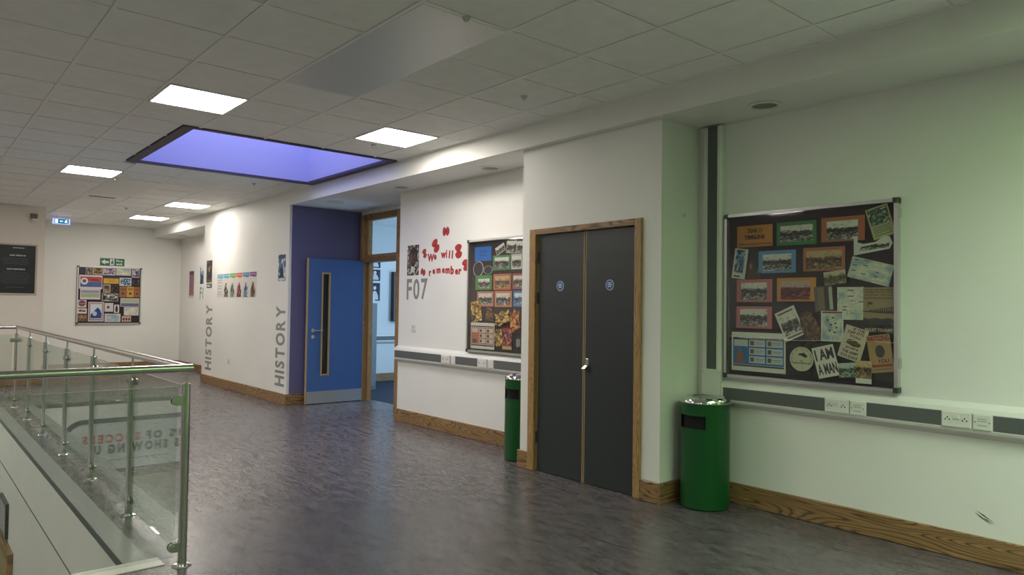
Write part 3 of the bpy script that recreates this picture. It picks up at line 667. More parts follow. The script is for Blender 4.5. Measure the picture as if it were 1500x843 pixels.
# ------------------------------------------------------------------ things fixed flat on the walls
def fit(F, plane, cs):
    """rectangle on a wall from its four corners in the photograph (top left, top right, bottom right, bottom left)"""
    P = []
    for x, y in cs:
        q = onx(x, y, plane[1]) if plane[0] == 'x' else ony(x, y, plane[1]); d = q - F.o; P.append((d.dot(F.u), d.dot(F.v)))
    ca = sum(p[0] for p in P)/4; cb = sum(p[1] for p in P)/4
    tl, tr, br, bl = [Vector(p) for p in P]
    w = ((tr-tl).length + (br-bl).length)/2; h = ((tl-bl).length + (tr-br).length)/2
    m = (tr+br)/2 - (tl+bl)/2
    return ca, cb, w, h, math.atan2(m.y, m.x)
class Sheet:
    def __init__(s, name, label, cat, F, plane, cs, paper, c, group=None, shape=None, th=.0012, exact=None, upright=False):
        ca, cb, w, h, rot = exact if exact else fit(F, plane, cs)
        if upright: rot = 0
        s.F = F.at(ca, cb, rot, c); s.w, s.h, s.th = w, h, th
        m = MB()
        if shape: m.prism(s.F, [(a*w, b*h) for a, b in shape], 0, th, uv=True)
        else: m.fbox(s.F, -w/2, w/2, -h/2, h/2, 0, th, uv=True)
        s.o = tag(m.build(name, paper), label, cat, group); s.k = 0
    def rect(s, u0, v0, u1, v1, m, name='photo_print', lift=1):       # fractions of the sheet, v up
        M_ = MB(); M_.fbox(s.F, (u0-.5)*s.w, (u1-.5)*s.w, (v0-.5)*s.h, (v1-.5)*s.h, s.th, s.th+.0005*lift, uv=True)
        M_.build(name, m, s.o); return s
    def poly(s, pts, m, name='shape', lift=2):
        M_ = MB(); M_.prism(s.F, [((u-.5)*s.w, (v-.5)*s.h) for u, v in pts], s.th, s.th+.0005*lift, uv=True); M_.build(name, m, s.o); return s
    def disc(s, u, v, ru, rv, m, name='shape', lift=2, n=20):
        return s.poly([(u+ru*math.cos(t*2*math.pi/n), v+rv*math.sin(t*2*math.pi/n)) for t in range(n)], m, name, lift)
    def txt(s, t, u, v, w, h, m, bold=.015, lift=1, name='lettering'):
        text_mb(s.F, t, (u-.5)*s.w, (v-.5)*s.h, w*s.w, h*s.h, s.th, .0006*lift, bold).build(name, m, s.o); return s
    def lines(s, u0, u1, vs, m, hh=.012, name='text_line'):
        for v in vs: s.rect(u0, v-hh, u1, v+hh, m, name, 1)
        return s
INK, PAPER, CREAM = flat((34, 32, 32)), flat((222, 220, 208)), flat((206, 196, 158))

def notice_board(name, label, F, a0, a1, b0, b1, felt, fr=.022, pane=True):
    o = empty(name, F.p((a0+a1)/2, b0, 0), label, 'notice board')
    MB().fbox(F, a0+.004, a1-.004, b0+.004, b1-.004, .0005, .012).build('felt_backing', felt, o)
    q = [(a0, b0), (a1, b0), (a1, b1), (a0, b1)]; i = [(a0+fr, b0+fr), (a1-fr, b0+fr), (a1-fr, b1-fr), (a0+fr, b1-fr)]
    for k in range(4):
        j = (k+1) % 4
        MB().prism(F, [q[k], q[j], i[j], i[k]], .0005, .046).build('frame_rail', ALU, o)
    for (a, b) in q:
        sa = 1 if a == a0 else -1; sb = 1 if b == b0 else -1; e = .004; l = .032
        MB().bbox(F, min(a-sa*e, a+sa*l), max(a-sa*e, a+sa*l), min(b-sb*e, b+sb*l), max(b-sb*e, b+sb*l), .003, .05, .006).build('corner_cap', DKST, o)
    for b in (b0+.18, b1-.09): MB().fbox(F, a1, a1+.008, b-.03, b+.03, .004, .04).build('hinge', ALU, o)
    if pane:
        MB().fbox(F, a0+fr, a1-fr, b0+fr, b1-fr, .040, .043).build('acrylic_cover', ACRYL, o)
    return o
FELT = mat('dark_maroon_felt', L((52, 38, 46)), .9, bump=.4, bscale=600)
notice_board('notice_board', 'large framed notice board of history pictures beside the green bin, YEAR 11 TIMELINE', FW, -3.013, -1.797, .92, 2.118, FELT)

# ---- near board: corners measured in a crop of the photograph (scale 2.6345)
def c1(*q): return [(1050+x/2.6345, 280+y/2.6345) for x, y in q]
G1 = None
cz = [.0125]
def s1(name, label, cs, paper, **k):
    cz[0] += .0008
    return Sheet(name, label, k.pop('cat', 'paper'), FW, ('x', XW-.02), c1(*cs), paper, cz[0], **k)
s = s1('title_card', 'orange title card reading YEAR 11 TIMELINE', [(77, 138), (214, 127), (213, 213), (77, 217)], flat((202, 132, 58)), cat='card', upright=True)
s.txt('YEAR 11', .5, .77, .44, .18, INK, .035).rect(.29, .655, .71, .67, INK, 'underline').txt('TIMELINE', .5, .46, .58, .18, INK, .035).rect(.22, .345, .78, .36, INK, 'underline').txt('20th Century History', .52, .12, .92, .14, INK, .012)
def framed(label, cs, col, pal, seed, inner, k=6.0): return s1('mounted_photo', label, cs, flat(col), cat='photo', upright=True).rect(*inner, printed('photo', pal, seed, k))
framed('black and white photo of a ruin on a green mount', [(230, 124), (383, 110), (383, 203), (230, 213)], (62, 132, 72), 'bw', 1, (.09, .16, .91, .84))
framed('black and white factory photo on a terracotta mount', [(402, 107), (570, 90), (570, 187), (402, 200)], (186, 108, 78), 'bw', 2, (.13, .07, .85, .84))
s = s1('old_poster', 'tilted cream poster with a drawing in the top corner of the large board', [(571, 77), (655, 45), (692, 163), (606, 190)], flat((188, 186, 140)), cat='poster')
s.rect(.06, .42, .94, .95, printed('paint', 'grn', 3, 3.0)).lines(.1, .88, (.36, .3, .24, .18, .1), flat((112, 112, 84)))
s1('cutout_picture', 'ragged cut-out picture of a vehicle and gun', [(526, 172), (676, 180), (680, 232), (531, 258)], PAPER, cat='picture', upright=True,
   shape=[(-.5, -.5), (.42, -.22), (.5, .1), (.42, .46), (.3, .5), (.05, .18), (-.25, .12), (-.4, .22), (-.4, .55), (-.5, .6)]).poly([(.14, .2), (.9, .38), (.92, .62), (.75, .78), (.55, .58), (.2, .45)], printed('photo', 'bw', 5, 5.0), 'photo_print', 1)
framed('black and white crowd photo on a blue mount', [(160, 235), (305, 224), (305, 314), (161, 318)], (104, 152, 204), 'bw', 6, (.12, .1, .88, .84))
framed('brown factory photo on a terracotta mount', [(332, 222), (495, 211), (495, 305), (334, 312)], (186, 112, 84), 'sep', 7, (.07, .06, .92, .86))
s1('map_sheet', 'tilted pale blue map sheet', [(523, 248), (682, 290), (666, 368), (504, 334)], printed('map', 'map', 8, 6.0), cat='map').lines(.06, .16, (.88, .62, .36), INK, .018).lines(.3, .42, (.94, .7, .3), INK, .018).lines(.62, .7, (.52, .3), INK, .018)
s = s1('picture_card', 'narrow tilted card with a pale tower picture', [(72, 221), (123, 226), (107, 342), (57, 335)], PAPER, cat='card'); s.rect(.12, .2, .8, .96, printed('paint', 'blu', 9, 2.5)); s.rect(.15, .05, .6, .1, INK, 'caption')
s1('cutout_figure', 'cut-out soldier in red brown beside the narrow card', [(115, 268), (170, 268), (170, 340), (115, 340)], flat((84, 44, 36)), cat='picture', upright=True,
   shape=[(-.5, -.5), (.5, -.5), (.5, -.1), (.3, -.2), (.1, -.05), (.06, .2), (.02, .45), (-.2, .5), (-.34, .35), (-.3, .1), (-.46, -.1)]).disc(.3, .68, .11, .14, flat((150, 110, 86)), 'face').rect(.2, .8, .46, .9, flat((70, 62, 48)), 'cap').rect(.78, .3, .92, .5, flat((130, 130, 118)), 'cup')
s1('landscape_picture', 'small colour painting of a field on the large board', [(411, 316), (496, 302), (502, 355), (418, 365)], printed('photo', 'col', 10, 5.0), cat='picture')
framed('black and white ground photo on a pink mount, upper of the pink pair', [(77, 343), (215, 340), (215, 428), (78, 430)], (198, 112, 114), 'bw', 11, (.13, .1, .85, .86))
s = framed('red tinted photo on an orange mount', [(232, 338), (384, 332), (384, 425), (234, 427)], (216, 146, 56), 'red', 12, (.1, .07, .86, .87), 4.0)
s = s1('folded_leaflet', 'folded grey leaflet standing on the large board', [(377, 370), (448, 366), (450, 460), (380, 467)], flat((104, 98, 88)), cat='leaflet'); s.rect(.2, .08, .55, .94, flat((130, 112, 92)), 'page'); s.rect(.55, .02, .8, .98, flat((60, 58, 54)), 'page'); s.rect(.8, .05, .98, .95, flat((186, 186, 172)), 'page')
s1('map_sheet', 'white map sheet with dark place labels', [(463, 372), (568, 370), (572, 497), (470, 498)], printed('map', 'map', 14, 4.0), cat='map', upright=True).lines(.38, .62, (.9, .72), INK, .012).lines(.2, .36, (.4, .3), INK, .012).lines(.5, .66, (.58, .2), flat((150, 60, 50)), .01).lines(.8, .96, (.55,), INK, .012)
s = s1('enlistment_poster', 'large sepia poster reading ENLIST TO-DAY with marching figures', [(566, 372), (688, 372), (688, 551), (567, 550)], flat((156, 132, 96)), cat='poster', upright=True)
s.rect(0, 0, 1, .26, flat((44, 38, 34)), 'lower_band').txt('ENLIST TO-DAY', .5, .075, .88, .07, flat((196, 180, 146)), .03, 2).lines(.2, .8, (.15, .19), flat((176, 160, 130)), .008)
for v, t in ((.95, 'Come into the ranks'), (.89, 'and fight for your King'), (.83, 'and Country - Don\'t stay'), (.77, 'in the crowd and stare')): s.txt(t, .5, v, .9, .045, flat((52, 42, 34)), .01)
s.poly([(0, .26), (1, .26), (1, .3), (.8, .34), (.6, .31), (.4, .34), (.2, .31), (0, .34)], flat((52, 44, 38)), 'crowd')
s.poly([(0, .47), (.5, .44), (1, .43), (1, .48), (0, .49)], flat((60, 50, 42)), 'marching_line', 1)
for i in range(12): s.poly([(.2+i*.068, .46), (.235+i*.068, .46), (.24+i*.068, .50+i*.006), (.218+i*.068, .52+i*.007), (.2+i*.068, .5+i*.006)], flat((52, 44, 38)), 'marching_figure')
s.poly([(.14, .56), (.16, .56), (.17, .63), (.3, .62), (.31, .67), (.15, .69)], flat((70, 58, 48)), 'flag')
framed('black and white crowd photo on a pink mount, lower of the pink pair', [(77, 447), (215, 445), (215, 532), (78, 530)], (198, 112, 114), 'bw', 17, (.11, .1, .87, .88))
s = s1('old_poster', 'tilted black and white poster of two standing figures', [(222, 476), (298, 441), (346, 550), (273, 583)], PAPER, cat='poster'); s.rect(.08, .16, .92, .84, printed('photo', 'bw', 18, 3.0)); s.lines(.12, .88, (.9, .08), flat((110, 60, 50)), .025)
s1('sepia_picture', 'dark brown oval portrait half hidden behind a tilted poster', [(318, 470), (378, 458), (404, 566), (344, 600)], printed('paint', 'brn', 19, 3.0), cat='picture', shape=[(-.5, -.5), (.5, -.5), (.5, .1), (.4, .38), (.15, .5), (-.15, .5), (-.4, .36), (-.5, .1)])
s = s1('map_sheet', 'small white map sheet with scattered pictures', [(404, 464), (492, 463), (490, 580), (406, 583)], PAPER, cat='map', upright=True); s.rect(.06, .04, .94, .9, printed('map', 'map', 20, 5.0)); s.rect(.06, .92, .94, .98, flat((150, 70, 70)), 'heading')
for u, v in ((.3, .7), (.55, .78), (.45, .55), (.65, .6), (.4, .36), (.62, .3), (.7, .46)): s.rect(u-.05, v-.03, u+.05, v+.03, flat((70+int(u*60), 84, 50+int(v*50))), 'tiny_picture', 2)
s = s1('cap_poster', 'tilted cream poster reading IF THE CAP FITS YOU JOIN THE ARMY TO-DAY', [(503, 512), (592, 545), (552, 662), (468, 636)], flat((206, 196, 168)), cat='poster'); MR = flat((92, 42, 40))
for t, v, w in (('IF THE', .93, .5), ('CAP FITS', .82, .72), ('YOU', .70, .5), ('JOIN', .34, .56), ('THE ARMY', .215, .72), ('TO-DAY', .085, .8)): s.txt(t, .5 if t != 'IF THE' else .6, v, w, .085, MR if v > .3 else flat((60, 46, 40)), .03)
s.poly([(.22, .46), (.5, .42), (.82, .45), (.86, .52), (.6, .6), (.3, .6), (.2, .54)], flat((104, 76, 46)), 'cap').poly([(.3, .46), (.55, .41), (.8, .44), (.7, .47), (.45, .48)], flat((60, 42, 30)), 'cap_peak', 3)
s = s1('recruiting_poster', 'brown poster headed BRITONS with a dark portrait and YOU', [(577, 560), (672, 551), (687, 697), (603, 704)], flat((172, 136, 88)), cat='poster')
s.txt('BRITONS', .5, .90, .92, .15, flat((150, 50, 46)), .03).disc(.5, .56, .2, .17, flat((62, 52, 44)), 'portrait_patch').txt('YOU', .58, .3, .5, .1, flat((44, 38, 34)), .02).lines(.08, .92, (.18,), flat((150, 62, 48)), .035).lines(.12, .88, (.08,), flat((110, 76, 56)), .01)
s = s1('round_badge', 'round cream badge about jobs and freedom', [(285, 602), (376, 602), (376, 696), (285, 696)], flat((206, 202, 168)), cat='badge', upright=True, shape=[(.5*math.cos(t*math.pi/18), .5*math.sin(t*math.pi/18)) for t in range(36)])
s.poly([(.4, .72), (.62, .76), (.76, .62), (.66, .56), (.5, .64), (.36, .66)], INK, 'clasped_hands').txt('FOR', .5, .42, .12, .06, INK).txt('JOBS & FREEDOM', .5, .32, .72, .085, INK, .02)
for i, ch in enumerate('MARCH ON WASHINGTON'):
    t = math.radians(200-i*220/18)
    if ch != ' ': text_mb(s.F.at(.42*s.w*math.cos(t), .42*s.h*math.sin(t), t-math.pi/2), ch, 0, 0, None, .0075*1.2, s.th, .0006, .02).build('lettering', INK, s.o)
s = s1('placard', 'tilted white placard reading I AM A MAN', [(367, 607), (450, 592), (482, 708), (400, 727)], PAPER, cat='placard'); IK = flat((58, 30, 32))
s.txt('I AM', .5, .74, .84, .36, IK, .03).txt('A MAN', .5, .27, .88, .34, IK, .03)
s1('landscape_picture', 'small grey green landscape picture under the placards', [(467, 668), (550, 660), (545, 720), (480, 718)], printed('photo', 'grn', 25, 5.0), cat='picture')
s = s1('picture_card', 'cream card with a sepia car picture', [(540, 657), (602, 655), (600, 747), (540, 740)], PAPER, cat='card', upright=True); s.rect(0, .22, 1, 1, printed('photo', 'sep', 26, 4.0))
s = s1('timeline_sheet', 'laminated sheet with a blue chart of white boxes on the large board', [(62, 540), (270, 555), (270, 707), (62, 690)], PAPER, cat='chart', upright=True); BL = flat((44, 108, 176))
s.rect(.03, .17, .97, .82, BL, 'chart_ground').rect(.03, .80, .97, .87, flat((70, 70, 84)), 'heading_band').rect(.03, .115, .97, .16, flat((60, 70, 72)), 'foot_band')
for u in (.34, .66):
    for v in (.64, .43, .22): s.rect(u, v, u+.29, v+.17, flat((200, 208, 204)), 'chart_box', 2); s.rect(u+.02, v+.03, u+.09, v+.14, flat((110, 84, 64)), 'chart_picture', 3); s.rect(u+.11, v+.09, u+.27, v+.11, flat((140, 146, 144)), 'text_line', 3); s.rect(u+.11, v+.05, u+.25, v+.065, flat((140, 146, 144)), 'text_line', 3)
s.rect(.05, .64, .31, .81, flat((200, 208, 204)), 'chart_box', 2).poly([(.09, .2), (.22, .2), (.24, .34), (.2, .5), (.17, .56), (.12, .5), (.1, .36)], flat((150, 92, 66)), 'chart_figure', 2)

# ---- board beside the poppies
notice_board('notice_board', 'framed notice board of pictures partly hidden behind the pier, beside the poppies', FW, -6.188, -4.99, .93, 2.127, FELT)
def c2(*q): return [(680+x/4.215, 330+y/4.215) for x, y in q]
cz[0] = .0125
def s2(name, label, cs, paper, **k):
    cz[0] += .0011
    return Sheet(name, label, k.pop('cat', 'paper'), FW, ('x', XW-.02), c2(*cs), paper, cz[0], **k)
s = s2('title_card', 'plain blue title card on the board beside the poppies', [(62, 133), (168, 135), (163, 220), (65, 222)], flat((36, 112, 196)), cat='card', upright=True).lines(.3, .72, (.72, .6, .4), flat((24, 72, 130)), .03)
for i, (q, l) in enumerate((([(190, 150), (245, 100), (250, 160), (200, 185)], 'tilted black and white photo above the green mount'), ([(258, 98), (325, 95), (322, 175), (262, 170)], 'black and white street photo at the top of the board beside the poppies'), ([(325, 100), (362, 98), (362, 170), (328, 170)], 'black and white photo touching the pier edge at the board top'))):
    s2('photo', l, q, PAPER, cat='photo').rect(.04, .04, .96, .96, printed('photo', 'bw', 30+i, 4.0))
def framed2(label, cs, col, pal, seed, inner=(.1, .12, .9, .86)): return s2('mounted_photo', label, cs, flat(col), cat='photo', upright=True).rect(*inner, printed('photo', pal, seed, 5.0))
framed2('crowd photo on a green mount, upper of two green mounts', [(178, 190), (286, 182), (284, 272), (178, 282)], (70, 140, 84), 'bw', 34)
framed2('black and white photo on a white mount beside the green one', [(290, 180), (357, 175), (357, 270), (290, 275)], (196, 200, 190), 'bw', 35)
el = [(.5*math.cos(t*math.pi/14), .5*math.sin(t*math.pi/14)) for t in range(28)]
for q, l in (([(52, 240), (108, 215), (130, 300), (62, 330)], 'large dark speech bubble cut-out with white outline'), ([(118, 255), (170, 250), (182, 300), (125, 305)], 'small dark speech bubble cut-out with white outline')):
    s2('bubble_cutout', l, q, flat((206, 206, 200)), cat='cut-out', shape=el).disc(.5, .5, .45, .46, flat((48, 44, 50)), 'bubble_face')
framed2('portrait group photo on a green mount, lower of two green mounts', [(72, 312), (173, 308), (172, 398), (70, 402)], (74, 150, 80), 'bw', 37, (.18, .12, .86, .76))
framed2('warm photo on a terracotta mount beside the poppies', [(182, 305), (292, 298), (290, 398), (182, 402)], (192, 108, 78), 'sep', 38)
framed2('dark photo on a red mount', [(300, 302), (368, 296), (368, 394), (300, 398)], (164, 74, 66), 'bw', 39)
framed2('street photo on a pink mount beside the poppies', [(85, 412), (185, 408), (183, 500), (80, 505)], (200, 128, 122), 'bw', 40)
framed2('row of figures photo on an orange mount', [(190, 408), (298, 406), (298, 505), (192, 507)], (204, 132, 88), 'bw', 41)
framed2('photo on a blue mount touching the pier edge', [(307, 408), (372, 404), (372, 505), (307, 505)], (66, 128, 190), 'blu', 42)
s2('old_poster', 'tilted yellow and black poster low on the board', [(42, 478), (100, 460), (118, 590), (55, 600)], printed('paint', 'yel', 43, 3.0), cat='poster')
s2('cutout_figure', 'brown cut-out figure beside the yellow poster', [(135, 505), (190, 505), (190, 592), (135, 592)], printed('paint', 'brn', 44, 3.0), cat='picture', shape=[(-.5, -.5), (.5, -.5), (.46, .1), (.2, .5), (-.25, .5), (-.4, .2)], upright=True)
s = s2('timeline_sheet', 'laminated orange chart of white boxes on the board beside the poppies', [(48, 600), (193, 608), (190, 768), (45, 762)], PAPER, cat='chart', upright=True)
s.rect(.02, .18, .98, .82, flat((196, 112, 82)), 'chart_ground').rect(.02, .84, .98, .88, flat((70, 60, 60)), 'heading_band').rect(.02, .11, .98, .16, flat((60, 58, 58)), 'foot_band')
for u in (.36, .67):
    for v in (.62, .42, .22): s.rect(u, v, u+.28, v+.16, flat((206, 196, 182)), 'chart_box', 2); s.rect(u+.03, v+.03, u+.12, v+.13, flat((96, 76, 70)), 'chart_picture', 3)
s.rect(.06, .62, .31, .78, flat((206, 196, 182)), 'chart_box', 2).rect(.08, .22, .26, .38, flat((110, 84, 62)), 'chart_picture', 2)
rg = [(-.5, -.3), (-.2, -.5), (.1, -.36), (.5, -.42), (.42, .0), (.5, .4), (.2, .36), (.05, .5), (-.2, .3), (-.45, .44), (-.4, .05)]
s2('cutout_picture', 'ragged yellow and black cut-out picture', [(190, 540), (285, 515), (290, 600), (196, 640)], printed('paint', 'yel', 46, 4.0), cat='picture', shape=rg)
s2('cutout_picture', 'ragged orange and red cut-out picture beside the pier', [(290, 525), (352, 512), (345, 660), (285, 665)], printed('paint', 'org', 47, 4.0), cat='picture', shape=rg)
s2('picture_card', 'narrow yellow picture between the chart and the red poster', [(195, 650), (240, 642), (240, 742), (198, 750)], printed('paint', 'yel', 48, 3.0), cat='card')
s = s2('old_poster', 'tall red poster with a cream foot', [(243, 635), (300, 630), (302, 770), (243, 768)], flat((170, 34, 38)), cat='poster', upright=True); s.rect(.05, .2, .95, .9, printed('paint', 'red', 49, 3.0)); s.rect(0, 0, 1, .15, flat((206, 170, 120)), 'foot_band')
s2('paper_scrap', 'small torn grey paper at the bottom by the pier', [(330, 702), (354, 695), (354, 760), (325, 755)], flat((150, 146, 150)), cat='paper', shape=rg)

# ---- poppies and lettering beside the classroom door
def c3(x, y): return (585+x/7.03, 325+y/7.03)
RED = flat((172, 44, 42), .5); DRED = flat((120, 20, 24))
rl = empty('paper_lettering', onx(*c3(470, 560), XW), 'red cut-out paper letters reading We will remember', 'lettering')
for ch, x, y, hh, rot in (('W', 325, 372, 88, -.05), ('e', 370, 366, 56, -.05), ('w', 455, 347, 64, 0), ('i', 487, 332, 92, 0), ('l', 517, 338, 88, -.12), ('l', 548, 338, 92, -.1), ('r', 318, 533, 60, .1), ('e', 356, 515, 56, .1), ('m', 404, 507, 58, .05),
                      ('e', 455, 505, 58, 0), ('m', 498, 507, 62, 0), ('b', 545, 500, 98, -.03), ('e', 590, 517, 62, -.08), ('r', 625, 515, 66, -.1)):
    p = onx(*c3(x, y), XW); t = onx(*c3(x, y-hh/2), XW).z - onx(*c3(x, y+hh/2), XW).z
    F = FW.at(-p.y, p.z, rot)
    text_mb(F, ch, 0, 0, .022 if ch in 'li' else None, t*.92, .001, .0015, (.055 if ch not in 'li' else .03)).build('letter', RED, rl)
for i, (x, y, rot, r, l) in enumerate(((482, 100, 0, .062, 'level red paper poppy highest above the lettering'), (376, 250, -1.0, .075, 'largest tilted red paper poppy above the word We'), (262, 330, -1.2, .052, 'small upright red paper poppy between the portrait and the word We'),
                         (610, 304, -1.45, .075, 'upright red paper poppy at the end of the word will'), (682, 448, -1.15, .06, 'tilted red paper poppy beside the notice board edge'), (245, 520, -.35, .048, 'small red paper poppy before the word remember'))):
    p = onx(*c3(x, y), XW); F = FW.at(-p.y, p.z, rot)
    o = empty('paper_poppy', F.p(0, 0, 0), l, 'poppy', 'red paper poppies on the wall')
    for sgn in (-1, 1):
        k = 1.0 if sgn < 0 or i != 2 else .9
        pts = [(sgn*r*.52 + r*.56*k*math.cos(t*math.pi/12), r*.82*k*math.sin(t*math.pi/12)*(1+.08*math.cos(3*t*math.pi/12))) for t in range(24)]
        MB().prism(F, pts, .001 if sgn < 0 else .0022, .002 if sgn < 0 else .0032).build('petal', RED, o)
    MB().prism(F, [(r*.17*math.cos(t*math.pi/8), r*.17*math.sin(t*math.pi/8)) for t in range(16)], .0034, .0045).build('centre', DRED, o)
s = Sheet('portrait_picture', 'dark painted head portrait sheet above the F07 lettering', 'picture', FW, ('x', XW), [(596.5, 360), (613.5, 359), (614, 403), (597, 404.5)], printed('paint', 'bw', 60, 5.0), .001, upright=True)
s.poly([(.4, .3), (.62, .3), (.86, .5), (.9, .75), (.72, .95), (.4, .92), (.16, .72), (.12, .5)], printed('paint', 'head', 61, 2.0), 'head').poly([(.3, .12), (.6, .1), (.7, .24), (.5, .3), (.36, .28)], flat((204, 200, 196)), 'collar')
lt = empty('room_number', onx(610, 440, XW), 'large grey vinyl room number F07 beside the open blue door', 'lettering')
GV = mat('silver_grey_vinyl', L((136, 136, 132)), .4)
word(lt, FW, 'F07', -7.46, 1.488, .45, .25, .0008, .001, GV, .02, .17)
lt = empty('room_number', (XW, 15.2, 1.5), 'grey vinyl room number in the far recess, cut off by the HISTORY wall', 'lettering')
word(lt, FW, 'F0', -15.38, 1.49, .30, .25, .0008, .001, GV, .02, .17)
FH = W(XB)
for (a, l) in ((-13.20, 'tall grey vinyl HISTORY lettering at the far end of the white wall'), (-10.09, 'tall grey vinyl HISTORY lettering beside the purple wall')):
    lt = empty('wall_lettering', FH.p(a, .24, 0), l, 'lettering')
    word(lt, Fr(FH.p(a+.335, 0, 0), FH.v, FH.u*-1, FH.n), 'HISTORY', .245, 0, 1.14, .325, .0008, .001, GV, .035, .2)
# posters of the HISTORY wall and recess
o = empty('banner_strip', FH.p(-11.75, 1.51, 0), 'strip of six laminated panels with coloured wavy headings', 'poster')
cols = [(110, 176, 210), (96, 170, 200), (110, 176, 90), (214, 100, 72), (72, 140, 196), (140, 72, 140)]
art = ['bw', 'bw', 'grn', 'red', 'blu', 'sep']
for i in range(6):
    a0 = -12.645+i*.3; a1 = a0+.288; w = .288
    pn = MB().fbox(FH, a0, a1, 1.51, 1.912, .0008, .002).build('panel', flat((218, 212, 206)), o)
    MB().prism(FH, [(a0+.01, 1.835), (a0+w*.3, 1.845), (a0+w*.6, 1.825), (a1-.01, 1.84), (a1-.01, 1.905), (a0+.01, 1.905)], .002, .0028).build('heading', flat(cols[i]), pn)
    MB().prism(FH, [(a0+.03, 1.868), (a0+w*.4, 1.878), (a1-.03, 1.868), (a1-.03, 1.874), (a0+w*.4, 1.884), (a0+.03, 1.874)], .0028, .0032).build('wave_line', WH, pn)
    if i == 0:
        for z in (1.56, 1.60, 1.66, 1.70, 1.76, 1.80): MB().fbox(FH, a0+.03, a1-.05, z, z+.008, .002, .0026).build('text_line', flat((130, 130, 134)), pn)
    else:
        m = MB(); m.prism(FH, [(a0+.05, 1.52), (a1-.06, 1.52), (a1-.05, 1.62), (a0+w*.6, 1.74), (a0+w*.45, 1.76), (a0+.06, 1.66)], .002, .0026, uv=True); m.build('illustration', printed('paint', art[i], 70+i, 2.0), pn)
def hp(name, label, F, plane, cs, pal, seed, cat='poster'): return Sheet(name, label, cat, F, plane, cs, printed('paint', pal, seed, 2.2), .001, upright=True)
s = hp('poster', 'dark upright poster with a pale figure above the far HISTORY lettering', FH, ('x', XB), [(303, 382.5), (311.5, 381.5), (310, 414), (302.5, 414.5)], 'dark', 80); s.disc(.5, .6, .16, .12, flat((160, 132, 100)), 'figure').lines(.15, .85, (.9, .1), flat((120, 110, 100)), .01)
s = Sheet('small_sign', 'small black sign with white symbols under the dark poster', 'sign', FH, ('x', XB), [(303, 416), (310.5, 415.5), (310.5, 422), (303, 422.5)], flat((24, 24, 26)), .001, upright=True); s.disc(.28, .5, .16, .3, WH, 'symbol').rect(.52, .2, .9, .8, WH, 'symbol').rect(.62, .35, .9, .65, flat((24, 24, 26)), 'symbol_gap', 2)
s = hp('poster', 'blue upright poster above the HISTORY lettering beside the purple wall', FH, ('x', XB), [(408, 373.5), (419.5, 372.5), (417.5, 411.5), (407.5, 412.5)], 'blu', 81)
s.rect(.06, .84, .94, .98, flat((50, 66, 96)), 'heading').poly([(.25, .12), (.75, .12), (.7, .4), (.5, .62), (.32, .4)], flat((24, 32, 44)), 'figure').rect(.1, .02, .9, .1, flat((200, 206, 214)), 'foot_band')
s = Sheet('poster', 'mauve upright poster with a dark heading in the far recess', 'poster', FW, ('x', XW), [(277.5, 397.5), (285, 396.5), (284, 436), (276.5, 437)], flat((206, 196, 190)), .001, upright=True); s.rect(.08, .08, .92, .98, flat((156, 112, 128)), 'panel').rect(.08, .85, .92, .98, flat((92, 70, 100)), 'heading', 2).lines(.2, .8, (.7, .6, .5, .4, .3), flat((176, 140, 150)), .012)
s = Sheet('poster', 'dark blue upright poster above the room number in the far recess', 'poster', FW, ('x', XW), [(293.5, 389.5), (300.5, 388.5), (300.5, 416), (293.5, 416.5)], printed('paint', 'blu', 83, 1.6), .001, upright=True)

